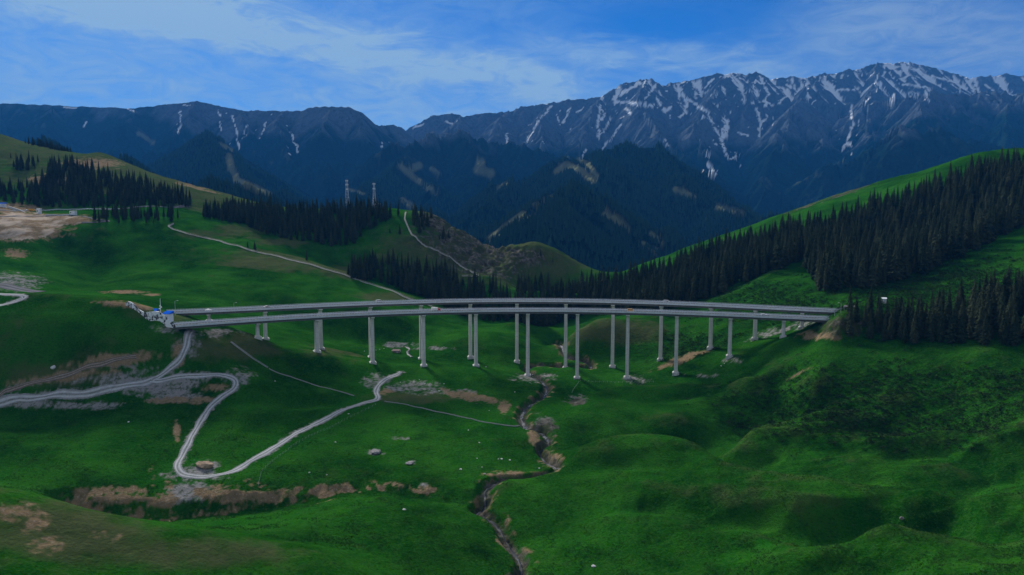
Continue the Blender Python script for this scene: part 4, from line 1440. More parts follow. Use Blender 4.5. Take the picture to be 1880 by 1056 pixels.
M['water'] = water_material('white_water', 0.75)
M['dark_water'] = water_material('dark_water', 0.10)
_s = XY['stream']
_k = int(np.argmax(_s[:, 1] > 400))
o = ribbon('stream', _s[:_k + 1], 1.2, M['dark_water'], 0.22, 0.9, 7)
o['kind'] = 'structure'
o = ribbon('stream.001', _s[_k:], 1.9, M['water'], 0.24, 0.7, 7)
o['kind'] = 'structure'
o = ribbon('stream.002', line_xy([(756, 656), (750, 651), (748, 646), (752, 641), (746, 637)], 0, 1.0), 2.0, M['water'], 0.3, 0.4, 7)
o['kind'] = 'structure'
M['channel'] = gravel_material('channel_concrete', (0.42, 0.42, 0.41), (0.56, 0.55, 0.53))


def channel(name, pts, w, label):
    P = line_xy(pts, 0, 1.5)
    z = TH.z(P[:, 0], P[:, 1]) + 0.25
    o0 = (P[0, 0], P[0, 1], float(z[0]))
    b = MB()
    h = w / 2
    b.sweep(np.c_[P - P[0], z - z[0]], [(-h, 0.1), (-h * 0.7, 0.1), (-h * 0.45, -0.2), (h * 0.45, -0.2), (h * 0.7, 0.1), (h, 0.1), (h, -0.9), (-h, -0.9)])
    o = b.build(name, M['channel'])
    o.location = o0
    return tag(o, label, 'drain')


channel('drainage_channel', [(424, 628), (440, 640), (462, 656), (492, 675)], 1.5, 'pale concrete drain running down the grass from the left end of the bridge')
channel('drainage_channel.001', [(494, 677), (520, 688), (548, 697), (590, 711), (650, 727)], 0.8, 'narrow pale drain crossing the meadow above the hairpin track')
channel('drainage_channel.002', [(706, 737), (760, 747), (830, 762), (900, 777), (945, 783), (968, 785)], 0.9, 'thin pale drain crossing the meadow to the stream from the gravel track')


def boardwalk(name, pts, label, w=1.9):
    P = line_xy(pts, 0, 3.0, False)
    z = TH.z(P[:, 0], P[:, 1])
    z = np.maximum(z, np.convolve(np.pad(z, 3, 'edge'), np.ones(7) / 7, 'valid')) + 0.55
    root = empty(name, (P[0, 0], P[0, 1], float(z[0] - 0.55)), label, 'footpath', 'pale walkways on the hillsides')
    path = np.c_[P - P[0], z - z[0] + 0.55]
    b = MB()
    h = w / 2
    b.sweep(path, [(-h, 0), (-h, -0.9), (h, -0.9), (h, 0)][::-1])
    b.build('walkway_deck', M['timber'], root)
    r = MB()
    tg = np.gradient(path[:, :2], axis=0)
    for e in (-h + 0.08, h - 0.08):
        r.sweep(path, [(e - 0.06, 1.1), (e + 0.06, 1.1), (e + 0.06, 0.98), (e - 0.06, 0.98)])
        for i in range(0, len(path)):
            nr = np.array([-tg[i, 1], tg[i, 0]])
            nr /= np.linalg.norm(nr) + 1e-9
            q = path[i, :2] + nr * e
            r.box((q[0], q[1], path[i, 2]), (0.14, 0.14, 0.97), math.atan2(tg[i, 1], tg[i, 0]))
    r.build('handrail', M['timber'], root)
    return root


boardwalk('boardwalk', [(318, 411), (309, 416), (318, 422), (345, 430), (380, 438), (420, 449), (455, 459), (482, 466), (510, 471), (550, 482), (600, 496), (650, 512), (700, 529), (740, 545), (770, 556), (800, 566), (812, 571)],
          'pale walkway following the crest of the wide green hill down to the bridge')
boardwalk('boardwalk.001', [(745, 390), (743, 403), (748, 415), (756, 432), (772, 447), (795, 458), (820, 470), (835, 481), (855, 495), (878, 507)], 'pale walkway zigzagging down the steep slope beside the rocky nose')
boardwalk('boardwalk.002', [(848, 507), (862, 507), (877, 508)], 'short level pale walkway meeting the foot of the steep one', 1.6)


def wire_fence(name, pts, label):
    P = line_xy(pts, 0, 3.0, False)
    z = TH.z(P[:, 0], P[:, 1])
    root = empty(name, (P[0, 0], P[0, 1], float(z[0])), label, 'fence')
    w = MB()
    Q = np.c_[P - P[0], z - z[0]]
    for i, q in enumerate(Q):
        lean = 0.08 * math.sin(i * 2.3)
        b = MB()
        b.bar((q[0], q[1], q[2] - 0.3), (q[0] + lean, q[1], q[2] + 1.35), 0.075, 5)
        b.build('post', M['timber'], root)
    for hh in (0.6, 1.15):
        for i in range(len(Q) - 1):
            w.bar(Q[i] + (0, 0, hh), Q[i + 1] + (0, 0, hh), 0.012, 3)
    w.build('wires', M['steel'], root)


wire_fence('wire_fence', [(474, 893), (480, 868), (508, 842), (545, 815), (580, 797), (640, 768), (690, 744)], 'wire fence on thin posts below the gravel track in the lower meadow')
wire_fence('wire_fence.001', [(1050, 722), (1064, 700), (1130, 703), (1200, 702)], 'wire fence on thin posts along the grass in front of the pier feet')


# ------------------------------------------------------------------ masts, huts, cabins, walls
def lattice_mast(name, px, top_py, Y, label, extra):
    u, s = pix(px, top_py)
    X = u * Y
    zg = float(TH.z(X, Y))
    H = s * Y + CAMZ - zg
    root = empty(name, (X, Y, zg - 0.3), label, 'mast', 'lattice masts on the wooded ridge')
    b = MB()
    w0, w1 = H * 0.075, H * 0.020
    n = 11
    for i in range(n):
        t0, t1 = i / n, (i + 1) / n
        wa, wb = w0 + (w1 - w0) * t0 ** 0.8, w0 + (w1 - w0) * t1 ** 0.8
        c0 = [(sx * wa, sy * wa, t0 * H * 0.93) for sx, sy in ((-1, -1), (1, -1), (1, 1), (-1, 1))]
        c1 = [(sx * wb, sy * wb, t1 * H * 0.93) for sx, sy in ((-1, -1), (1, -1), (1, 1), (-1, 1))]
        for k in range(4):
            b.bar(c0[k], c1[k], 0.13, 4)
            b.bar(c0[k], c1[(k + 1) % 4], 0.06, 3)
            b.bar(c0[(k + 1) % 4], c1[k], 0.06, 3)
            b.bar(c1[k], c1[(k + 1) % 4], 0.09, 3)
    b.build('lattice', M['steel'], root)
    p = MB()
    p.bar((0, 0, H * 0.93), (0, 0, H), 0.10, 5)
    p.build('lightning_rod', M['steel'], root)
    for j, (f, rr) in enumerate(extra):
        a = MB()
        k = 10
        for i in range(k):
            t0, t1 = 2 * math.pi * i / k, 2 * math.pi * (i + 1) / k
            a.bar((rr * math.cos(t0), rr * math.sin(t0), H * f), (rr * math.cos(t1), rr * math.sin(t1), H * f), 0.13, 4)
        for i in range(4):
            t0 = math.pi * i / 2 + 0.6
            a.bar((0.3 * math.cos(t0), 0.3 * math.sin(t0), H * f), (rr * math.cos(t0), rr * math.sin(t0), H * f), 0.09, 3)
        pl = a.build('platform', M['steel'], root)
        for i in range(6):
            t0 = 2 * math.pi * i / 6
            q = MB()
            q.box((rr * math.cos(t0), rr * math.sin(t0), H * f - 0.9), (0.28, 0.42, 2.3), t0)
            q.build('antenna', M['white'], pl)


lattice_mast('lattice_mast', 636.5, 327, 1062, 'pale lattice mast left of the other, with wider antenna rings at its top', [(0.92, 1.9), (0.80, 2.0), (0.66, 1.5)])
lattice_mast('lattice_mast.001', 686.5, 334, 1048, 'pale lattice mast beside the small white hut on the wooded ridge', [(0.93, 1.9), (0.76, 1.8)])


def cabin(name, px, Y, w, dpt, h, label, cat, roof, z=None, rz=0.0, wall='white', pitch=0.6, over=0.35, group=None, win=True):
    u, _ = pix(px, 500)
    X = u * Y
    zg = float(TH.z(X, Y)) if z is None else z
    root = empty(name, (X, Y, zg), label, cat, group, rz)
    b = MB()
    b.box((0, 0, -1.2), (w, dpt, h + 1.2))
    wl = b.build('wall', M[wall], root)
    r = MB()
    a, c = w / 2 + over, dpt / 2 + over
    r.prism([(-a, -c, h + 0.003), (a, -c, h + 0.003), (a, c, h + 0.003), (-a, c, h + 0.003)], [(-a, -c, h + 0.2), (a, -c, h + 0.2), (a, c, h + 0.2 + pitch), (-a, c, h + 0.2 + pitch)])
    r.build('roof', M[roof], root)
    if win:
        q = MB()
        q.box((-w * 0.25, -dpt / 2 - 0.02, h * 0.42), (w * 0.22, 0.08, h * 0.28))
        q.build('window', M['glass'], root)
        q = MB()
        q.box((w * 0.22, -dpt / 2 - 0.02, 0), (0.95, 0.08, min(2.1, h * 0.8)))
        q.build('door', M['steel'], root)
    return root


def ztop(py, Y):
    return float(pix(940, py)[1]) * Y + CAMZ


cabin('hut', 695, 1044, 9, 6, 5.5, 'small white hut beside the mast among the ridge trees', 'hut', 'white', z=ztop(381, 1044), pitch=0.3)
cabin('hut.001', 725, 592, 6.2, 3.6, 1.5, 'low shed with a rusty roof on the grass beyond the piers', 'shed', 'rust', wall='grey_stone', pitch=0.9, rz=R(-4))
cabin('cabin', 304, 476, 4.9, 5.5, 4.6, 'white cabin under a blue roof right beside the bridge end', 'cabin', 'blue_roof', z=ztop(588, 476), pitch=1.5, rz=R(-8))
cabin('cabin.001', 273, 490, 8.0, 5.5, 4.0, 'cabin with a blue roof showing above the painted wall', 'cabin', 'blue_roof', z=ztop(582, 490), pitch=1.5, rz=R(6))
cabin('hut.002', 1625, 505, 3.4, 2.6, 2.2, 'little white hut at the edge of the dark spruce stand', 'hut', 'white', z=ztop(554, 505), rz=R(-25), pitch=0.7)
cabin('booth', 79, 842, 4.0, 4.0, 6.2, 'tall white booth on the gravel yard far left', 'booth', 'white', rz=R(8), pitch=0.2, group=None)
cabin('booth.001', 141, 838, 6.5, 4.5, 4.6, 'white flat roofed cabin at the right end of the gravel yard', 'cabin', 'white', rz=R(-5), pitch=0.2)
cabin('site_shed', 8, 870, 13, 7, 4.0, 'long blue roofed shed above the gravel yard at the far left', 'shed', 'blue_roof', rz=R(-12), pitch=1.2)


def mural_mat():
    m = bpy.data.materials.new('painted_mural')
    m.use_nodes = True
    T = NT(m.node_tree)
    b = m.node_tree.nodes['Principled BSDF']
    P = T.n('ShaderNodeTexCoord').outputs['Object']
    f = T.noise(T.scalev(P, 1.0, 1.0, 0.7), 0.42, 5, 0.62, 1.2)
    T.link(T.mix(T.ramp(f, 0.50, 0.54), (0.80, 0.80, 0.79), (0.02, 0.022, 0.028)), b.inputs['Base Color'])
    b.inputs['Roughness'].default_value = 0.7
    return m


M['mural'] = mural_mat()


def wall_poly(name, top, y0, y1, depth, label, m):
    """retaining wall: top edge given in the photo, running from distance y0 to y1, footed below ground"""
    n = len(top)
    pts = []
    for i, (px, py) in enumerate(top):
        Y = y0 + (y1 - y0) * (px - top[0][0]) / (top[-1][0] - top[0][0])
        u, s = pix(px, py)
        pts.append((u * Y, Y, s * Y + CAMZ))
    o0 = np.array(pts[0])
    o0[2] = min(p[2] for p in pts) - depth
    b = MB()
    for i in range(n - 1):
        p, q = np.array(pts[i]) - o0, np.array(pts[i + 1]) - o0
        d = np.array([q[1] - p[1], -(q[0] - p[0]), 0.0])
        d = -d / np.linalg.norm(d) * 0.7
        lo_p, lo_q = np.array([p[0], p[1], p[2] - depth]), np.array([q[0], q[1], q[2] - depth])
        b.prism([lo_p, lo_q, lo_q + d, lo_p + d], [p, q, q + d, p + d])
    o = b.build(name, m)
    o.location = o0
    return tag(o, label, 'wall', 'painted walls at the tunnel mouth')


_ya, _yb = TH.hit(266, 582)[1] - 1.0, TH.hit(317, 601)[1] - 1.0
_yc, _yd = TH.hit(233, 560)[1] - 1.0, TH.hit(258, 576)[1] - 1.0
print('WALL', _ya, _yb, _yc, _yd)
wall_poly('retaining_wall', [(264, 578), (269, 573.5), (276, 572.5), (286, 571.5), (293, 573), (300, 578.5), (308, 586.5), (319, 597)], _ya, _yb, 6.5, 'black and white painted wall in front of the blue roofed cabins', M['mural'])
wall_poly('retaining_wall.001', [(231, 556), (234, 553.5), (239, 554.5), (246, 559), (253, 567.5), (263, 573)], _yc, _yd, 5.0, 'black and white painted wall climbing the slope left of the cabins', M['mural'])


def lamp(name, px, Y, zb, H, label, arm=1):
    u, _ = pix(px, 500)
    root = empty(name, (u * Y, Y, zb), label, 'lamp post')
    b = MB()
    b.bar((0, 0, 0), (0, 0, H), 0.13, 6, 0.09)
    b.bar((0, 0, H), (arm * 1.6, 0, H + 0.35), 0.07, 5)
    b.build('pole', M['steel'], root)
    h = MB()
    h.box((arm * 1.9, 0, H + 0.3), (0.9, 0.35, 0.16))
    h.build('lamp_head', M['white'], root)


def on_deck(P, px, off):
    u, _ = pix(px, 570)
    i = int(np.argmin(np.abs(P[:, 0] / P[:, 1] - u)))
    t = P[min(i + 1, len(P) - 1)] - P[max(i - 1, 0)]
    a = math.atan2(t[1], t[0])
    return P[i, 0] - math.sin(a) * off, P[i, 1] + math.cos(a) * off, a


lamp('street_lamp', 318.5, 492, float(TH.z(pix(318.5, 500)[0] * 492, 492)), ztop(553, 492) - float(TH.z(pix(318.5, 500)[0] * 492, 492)), 'thin lamp post standing behind the left end of the bridge')
xx, yy, aa = on_deck(FP, 428, 5.9)
lamp('street_lamp.001', 940 + 0, 500, FZ, 4.5, 'small post on the outer edge of the far roadway near its left end')
bpy.data.objects['street_lamp.001'].location = (xx, yy, FZ)
xx, yy, aa = on_deck(NP, 1545, 5.9)
lamp('street_lamp.002', 1547, 486, ztop(578, 486), ztop(557, 486) - ztop(578, 486), 'tall pale lamp post at the right end of the bridge', -1)
lamp('street_lamp.003', 1536, 484, ztop(580, 484), 3.2, 'short pale post left of the tall lamp at the right bridge end', -1)

u, _ = pix(291.5, 500)
Yp = 483
root = empty('flag_mast', (u * Yp, Yp, ztop(582, Yp)), 'tall white pole with a cluster of boxes behind the painted wall', 'pole')
b = MB()
b.bar((0, 0, 0), (0, 0, ztop(548, Yp) - ztop(582, Yp)), 0.22, 6, 0.12)
b.build('pole', M['white'], root)
for dz, dx, s_ in ((5.6, -0.5, 0.9), (6.6, 0.5, 1.0), (7.6, -0.2, 0.8)):
    q = MB()
    q.box((dx, -0.2, dz), (s_, 0.6, s_ * 0.9))
    q.build('camera_box', M['white'], root)

# right tunnel mouth: an arched white portal half hidden by the spruces
u, s = pix(1574, 575)
Yp = 494
root = empty('tunnel_portal', (u * Yp, Yp, FZ - 1.0), 'white arched tunnel mouth half hidden by spruces at the right bridge end', 'tunnel', None, R(58))
b = MB()
k = 14
ri, ro = 6.2, 7.1
for i in range(k):
    t0, t1 = math.pi * i / k, math.pi * (i + 1) / k
    A_ = [(ri * math.cos(t0), 0, ri * math.sin(t0)), (ro * math.cos(t0), 0, ro * math.sin(t0)), (ro * math.cos(t1), 0, ro * math.sin(t1)), (ri * math.cos(t1), 0, ri * math.sin(t1))]
    b.prism(A_, [(x, y + 9, z) for x, y, z in A_])
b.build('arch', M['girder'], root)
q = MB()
q.box((0, 7.5, -0.5), (12.4, 0.4, 6.8))  # dark panel painted in for the shade deep inside the tunnel
q.build('bore_shade', M['dark'], root)


def guard_rail(name, pts, lift, label):
    P = line_xy(pts, 0, 4.0)
    z = TH.z(P[:, 0], P[:, 1])
    root = empty(name, (P[0, 0], P[0, 1], float(z[0])), label, 'guard rail')
    Q = np.c_[P - P[0], z - z[0] + lift]
    b = MB()
    b.sweep(Q, [(-0.1, 0.55), (0.1, 0.55), (0.1, 1.5), (-0.1, 1.5)][::-1])
    b.build('rail', M['steel'], root)
    for p in Q:
        q = MB()
        q.box((p[0], p[1], p[2] - 0.3), (0.3, 0.3, 0.85))
        q.build('post', M['steel'], root)


guard_rail('guard_rail', [(48, 388), (60, 387.6), (120, 386.6), (180, 385.8), (222, 385.2)], 0.4, 'long pale blue guard rail along the upper road far left')
guard_rail('guard_rail.001', [(84, 396.5), (100, 396.3), (130, 396)], 0.3, 'low white rail between the two white cabins on the gravel yard')
wall_poly('retaining_wall.002', [(14, 378), (24, 381), (36, 385), (46, 390)], 868, 850, 5, 'tan slab wall slanting down beside the gravel yard', M['stone'])
bpy.data.objects['retaining_wall.002']['group'] = 'walls at the gravel yard'


# ------------------------------------------------------------------ vehicles
def vehicle(name, label, paint, kind, loc, rz, cat='car'):
    root = empty(name, loc, label, cat, 'vehicles on the bridges', rz)
    m = mat(name + '_paint', paint, 0.35, 0.5)
    if kind == 'car':
        L, W, H = 4.7, 1.85, 1.5
        side = [(-2.35, 0.35), (2.30, 0.35), (2.35, 0.75), (2.2, 0.88), (1.15, 0.98), (0.45, 1.45), (-1.0, 1.5), (-1.95, 1.02), (-2.33, 0.95)]
        glass = [(1.02, 1.0), (0.44, 1.40), (-0.95, 1.44), (-1.75, 1.03)]
        wx, wr = (1.42, -1.38), 0.33
    elif kind == 'van':
        L, W, H = 5.2, 1.95, 2.2
        side = [(-2.6, 0.4), (2.55, 0.4), (2.6, 0.9), (2.0, 1.15), (1.35, 2.05), (1.1, 2.2), (-2.5, 2.2), (-2.6, 1.9)]
        glass = [(1.75, 1.2), (1.25, 1.95), (-2.2, 1.95), (-2.2, 1.25)]
        wx, wr = (1.6, -1.6), 0.36
    else:
        L, W, H = 7.4, 2.4, 3.0
        side = [(1.5, 0.55), (3.65, 0.55), (3.7, 1.2), (3.55, 1.6), (3.25, 2.45), (1.55, 2.55), (1.5, 2.4)]
        glass = [(3.45, 1.6), (3.18, 2.3), (2.1, 2.3), (2.1, 1.6)]
        wx, wr = (2.6, -2.1), 0.48
    b = MB()
    h = W / 2
    nar = lambda z: h if z < 1.0 * (2.2 if kind == 'truck' else 1) else h * 0.88
    b.prism([(x, -nar(z), z) for x, z in side], [(x, nar(z), z) for x, z in side])
    b.build('body', m, root)
    g = MB()
    for sgn in (-1, 1):
        y = sgn * (h * 0.90 + 0.05)
        L_ = [(x, y, z) for x, z in glass]
        g.prism(L_, [(x, y - sgn * 0.04, z) for x, _, z in L_])
    g.build('side_windows', M['glass'], root)
    if kind == 'truck':
        c = MB()
        c.box((-1.2, 0, 1.0), (5.0, 2.4, 2.1))
        c.build('cargo_box', mat(name + '_box', (0.72, 0.70, 0.68) if 'red' in label else paint, 0.6), root)
        c = MB()
        c.box((0, 0, 0.6), (7.0, 1.0, 0.3))
        c.build('chassis', M['dark'], root)
    for x in wx:
        for sgn in (-1, 1):
            w = MB()
            w.bar((x, sgn * (h - 0.24), wr), (x, sgn * (h + 0.01), wr), wr, 14)
            wo = w.build('wheel', M['rubber'], root)
            r = MB()
            r.bar((x, sgn * (h + 0.005), wr), (x, sgn * (h + 0.03), wr), wr * 0.6, 10)
            r.build('rim', M['steel'], wo)
    for sgn in (-1, 1):
        q = MB()
        q.box((side[1][0] + 0.01, sgn * h * 0.72, side[2][1] - 0.12), (0.08, 0.35, 0.16))
        q.build('headlight', M['white'], root)
    return root


for nm, lab, paint, kind, P, zz, px, off, cat in (
        ('car', 'white car on the far roadway near its left end', (0.80, 0.80, 0.80), 'car', FP, FZ, 382, -2.2, 'car'),
        ('car.001', 'dark car on the far roadway right of the white one', (0.05, 0.055, 0.065), 'car', FP, FZ, 490, 1.6, 'car'),
        ('van', 'white van on the far roadway towards its right end', (0.80, 0.80, 0.80), 'van', FP, FZ, 1222, 2.2, 'van'),
        ('van.001', 'small white van seen above the outer rail of the far roadway', (0.78, 0.78, 0.78), 'van', FP, FZ, 699, 4.2, 'van'),
        ('truck', 'red and white truck on the nearer roadway left of the middle', (0.55, 0.06, 0.04), 'truck', NP, NZ, 802, -2.0, 'truck'),
        ('van.002', 'orange van on the nearer roadway right of the middle', (0.85, 0.38, 0.03), 'van', NP, NZ, 1157, -2.0, 'van'),
        ('car.002', 'small white car on the nearer roadway near its right end', (0.80, 0.80, 0.80), 'car', NP, NZ, 1405, 2.6, 'car')):
    x, y, a = on_deck(P, px, off)
    vehicle(nm, lab, paint, kind, (x, y, zz + 0.012), a, cat)
x, y, z = TH.hit(53, 388)
vehicle('truck.001', 'small orange truck parked at the end of the upper road', (0.80, 0.36, 0.03), 'truck', (x, y + 6, float(TH.z(x, y + 6)) + 0.45), 0.2, 'truck')


# ------------------------------------------------------------------ stones
def stone(name, px, py, size, m, label, group, flat=0.55):
    x, y, z = TH.hit(px, py)
    r = random.Random(int(px * 13 + py * 7))
    v, f = [], []
    import bmesh
    bm = bmesh.new()
    bmesh.ops.create_icosphere(bm, subdivisions=2, radius=1.0)
    k = [r.uniform(0.75, 1.25) for _ in range(3)]
    ph = [r.uniform(0, 6) for _ in range(6)]
    for q in bm.verts:
        c = q.co
        n = 1 + 0.22 * math.sin(c.x * 2.7 + ph[0]) * math.cos(c.y * 3.1 + ph[1]) + 0.12 * math.sin(c.z * 5 + ph[2] + c.x * 4)
        q.co = (c.x * n * k[0] * size / 2, c.y * n * k[1] * size / 2, (c.z * n * flat * k[2] + 0.15) * size / 2)
    me = bpy.data.meshes.new(name)
    bm.to_mesh(me)
    bm.free()
    me.materials.append(m)
    o = bpy.data.objects.new(name, me)
    C.objects.link(o)
    o.location = (x, y, z)
    return tag(o, label, 'rock', group)


WHITE = [(697, 642), (705, 640), (712, 637), (690, 643), (669, 645), (720, 644), (735, 645), (812, 638), (800, 642), (815, 637), (892, 674), (885, 858), (890, 870), (876, 842), (915, 843), (921, 843), (936, 845), (860, 790), (898, 754), (806, 718),
         (742, 936), (600, 872), (568, 868), (846, 862), (880, 813), (616, 812), (236, 775), (505, 700), (438, 707), (780, 705), (760, 700), (735, 702), (770, 697), (815, 705),
         (640, 760), (945, 720), (990, 860), (1000, 690), (978, 688), (1330, 668), (1324, 672), (1180, 700), (1160, 700)]
for i, (px, py) in enumerate(WHITE):
    stone('rock', px, py, random.Random(i).uniform(0.7, 1.4), M['stone'], 'small pale stone lying loose in the green meadow', 'small pale stones scattered over the meadows')
stone('rock', 690, 831, 6.5, M['grey_stone'], 'low grey heap of stone alone in the lower meadow', None, 0.25)
stone('rock', 752, 851, 5.0, M['grey_stone'], 'smaller grey heap of stone right of the larger heap', None, 0.2)
stone('rock', 376, 856, 8.0, mat('tan_earth', (0.34, 0.24, 0.16), 0.95, 0.05, (0.5, 0.45)), 'tan mound of earth and stone inside the hairpin bend', None, 0.45)
stone('rock', 1656, 952, 1.7, M['grey_stone'], 'single grey boulder on the dark slope of the lower right mound', None, 0.8)
stone('rock', 98, 676, 3.2, M['stone'], 'pale block standing at the edge of the torn earth on the left', None, 1.1)
stone('rock', 1090, 1040, 1.6, M['stone'], 'pale stone near the bottom edge right of the stream', None, 0.7)


# ------------------------------------------------------------------ spruces
def crown_mesh(seed, slim):
    r = np.random.default_rng(seed)
    V, Fc = [], []
    layers = 36
    for i in range(layers):
        t = (i + r.uniform(-0.3, 0.3)) / layers
        z = 0.05 + 0.93 * t
        rad = slim * ((1 - t) ** 0.80) * (0.55 + 0.45 * min(1, t / 0.12)) + 0.006
        n = 9 if t < 0.7 else 6
        a0 = r.uniform(0, 6.28)
        for k in range(n):
            if r.random() < 0.10:
                continue
            a = a0 + 2 * math.pi * k / n + r.normal(0, 0.18)
            L = rad * r.uniform(0.62, 1.22)
            dr = L * r.uniform(0.25, 0.60) + 0.004
            wd = L * r.uniform(0.26, 0.40)
            c, s = math.cos(a), math.sin(a)
            m = 0.55 * L
            b0 = len(V)
            V += [(0, 0, z), (c * m - s * wd, s * m + c * wd, z - dr * 0.55 - wd * 0.25), (c * L, s * L, z - dr), (c * m + s * wd, s * m - c * wd, z - dr * 0.55 - wd * 0.25), (c * m, s * m, z - dr * 0.22 + 0.004)]
            Fc += [(b0, b0 + 4, b0 + 1), (b0 + 4, b0 + 2, b0 + 1), (b0, b0 + 3, b0 + 4), (b0 + 4, b0 + 3, b0 + 2)]
    b0 = len(V)
    k = 7
    for z, f in ((0.06, 0.30), (0.45, 0.26), (0.985, 0.01)):
        for i in range(k):
            a = 2 * math.pi * i / k
            V.append((slim * f * math.cos(a), slim * f * math.sin(a), z))
    for lv in range(2):
        for i in range(k):
            Fc.append((b0 + lv * k + i, b0 + lv * k + (i + 1) % k, b0 + (lv + 1) * k + (i + 1) % k, b0 + (lv + 1) * k + i))
    me = bpy.data.meshes.new('crown')
    me.from_pydata(V, [], Fc)
    me.update()
    return me


def foliage_mat(name, dark, light, sc=0.35):
    m = bpy.data.materials.new(name)
    m.use_nodes = True
    T = NT(m.node_tree)
    b = m.node_tree.nodes['Principled BSDF']
    b.inputs['Roughness'].default_value = 0.9
    b.inputs['Specular IOR Level'].default_value = 0.0
    P = T.n('ShaderNodeTexCoord').outputs['Object']
    oi = T.n('ShaderNodeObjectInfo')
    f = T.noise(P, sc, 3, 0.7)
    k = T.math('ADD', T.math('MULTIPLY', T.ramp(f, 0.3, 0.7), 0.5), T.math('MULTIPLY', oi.outputs['Random'], 0.5))
    T.link(T.mix(k, dark, light), b.inputs['Base Color'])
    return m


M['spruce'] = foliage_mat('spruce_needles', (0.006, 0.018, 0.009), (0.062, 0.074, 0.040), 9.0)
M['spruce_far'] = foliage_mat('far_spruce_needles', (0.008, 0.028, 0.018), (0.034, 0.070, 0.038), 0.006)
CROWNS = [crown_mesh(900 + i, s) for i, s in enumerate((0.125, 0.155, 0.105, 0.18, 0.14, 0.215))]
for me in CROWNS:
    me.materials.append(M['spruce'])
_t = MB()
_t.bar((0, 0, -0.04), (0, 0, 0.90), 0.016, 7, 0.003)
_to = _t.build('trunk', M['bark'])
TRUNK = _to.data
bpy.data.objects.remove(_to)


def scatter(poly, y0, y1, spacing, hmin, hmax, seed, gaps=0.0):
    r = np.random.default_rng(seed)
    P = np.array(poly, float)
    ua, ub = (P[:, 0].min() - 960) / F * 1.05, (P[:, 0].max() - 920) / F * 1.05
    xa = min(ua * y0, ua * y1)
    xb = max(ub * y0, ub * y1)
    n = int((xb - xa) * (y1 - y0) / spacing ** 2 * 2.6)
    X, Y = r.uniform(xa, xb, n), r.uniform(y0, y1, n)
    u = X / Y
    ok = (u > TH.u[0]) & (u < TH.u[-1])
    X, Y = X[ok], Y[ok]
    Z = TH.z(X, Y)
    px, py = proj(X / Y, (Z - CAMZ) / Y)
    e = 6 * pnoise(X / 22, Y / 22, seed)
    ok = inpoly(px + e, py + e * 0.5, poly)
    if gaps:
        ok &= fbm(X / 28, Y / 28, 3, seed + 3) > -0.45 + gaps * 0.5
    X, Y, Z = X[ok], Y[ok], Z[ok]
    grid = {}
    keep = []
    for i in range(len(X)):
        gx, gy = int(X[i] // spacing), int(Y[i] // spacing)
        good = True
        for a in (-1, 0, 1):
            for b in (-1, 0, 1):
                for j in grid.get((gx + a, gy + b), ()):
                    if (X[i] - X[j]) ** 2 + (Y[i] - Y[j]) ** 2 < spacing ** 2:
                        good = False
        if good:
            grid.setdefault((gx, gy), []).append(i)
            keep.append(i)
    X, Y, Z = X[keep], Y[keep], Z[keep]
    H = (hmin + (hmax - hmin) * r.random(len(X)) ** 0.8) * np.where(r.random(len(X)) < 0.18, r.uniform(0.4, 0.7, len(X)), 1.0)
    return np.stack([X, Y, Z, H], 1)


STANDS = {
    'right_wood': [scatter([(1905, 322), (1890, 318), (1800, 312), (1760, 338), (1700, 360), (1640, 388), (1560, 408), (1500, 428), (1400, 448), (1300, 474), (1230, 503), (1150, 524), (1060, 545), (1000, 560), (950, 570), (950, 596), (1010, 600), (1080, 580), (1200, 576), (1290, 552),
                            (1360, 522), (1420, 497), (1475, 478), (1492, 520), (1505, 537), (1560, 530), (1640, 520), (1700, 502), (1770, 468), (1905, 402)], 560, 1180, 5.5, 20, 37, 1, 0.22)],
    'bridge_end_stand': [scatter([(1560, 580), (1550, 600), (1566, 622), (1640, 630), (1750, 632), (1900, 634), (1900, 556), (1840, 560), (1780, 572), (1720, 585), (1650, 596), (1600, 588)], 380, 520, 4.6, 15, 31, 2, 0.1),
                         scatter([(1900, 556), (1900, 634), (2150, 640), (2150, 520)], 340, 520, 7.0, 20, 32, 3)],
    'mast_ridge_wood': [scatter([(372, 398), (420, 386), (560, 389), (690, 385), (716, 394), (716, 408), (668, 424), (655, 452), (600, 452), (560, 444), (520, 438), (480, 430), (450, 412), (400, 406)], 860, 1085, 6.4, 18, 27, 4)],
    'hollow_wood': [scatter([(640, 504), (690, 482), (760, 492), (820, 512), (880, 530), (930, 543), (965, 555), (960, 585), (900, 592), (850, 580), (780, 548), (745, 537), (690, 516), (650, 514)], 720, 900, 6.2, 18, 28, 5),
                    scatter([(948, 530), (975, 512), (1010, 516), (1070, 540), (1010, 560), (960, 552)], 780, 960, 8.0, 16, 24, 15)],
    'upper_left_wood': [scatter([(0, 350), (70, 340), (90, 322), (92, 300), (150, 308), (230, 330), (300, 346), (350, 364), (345, 380), (250, 379), (150, 383), (60, 380), (0, 374), (-200, 370), (-200, 330)], 925, 1330, 6.6, 13, 24, 6, 0.25),
                        scatter([(20, 300), (60, 298), (66, 312), (30, 314)], 950, 1380, 7.0, 16, 22, 7),
                        scatter([(165, 402), (230, 392), (330, 394), (320, 408), (230, 412), (175, 410)], 800, 960, 7.5, 12, 20, 8, 0.3),
                        scatter([(40, 262), (60, 266), (110, 276), (140, 284), (100, 283), (60, 272)], 1300, 1420, 8.0, 12, 18, 18)],
    'nose_clump': [scatter([(756, 394), (790, 399), (784, 420), (772, 438), (760, 412)], 955, 1045, 5.5, 14, 22, 9),
                   scatter([(806, 425), (824, 432), (820, 450), (806, 444)], 930, 1045, 5.5, 8, 13, 10)],
}
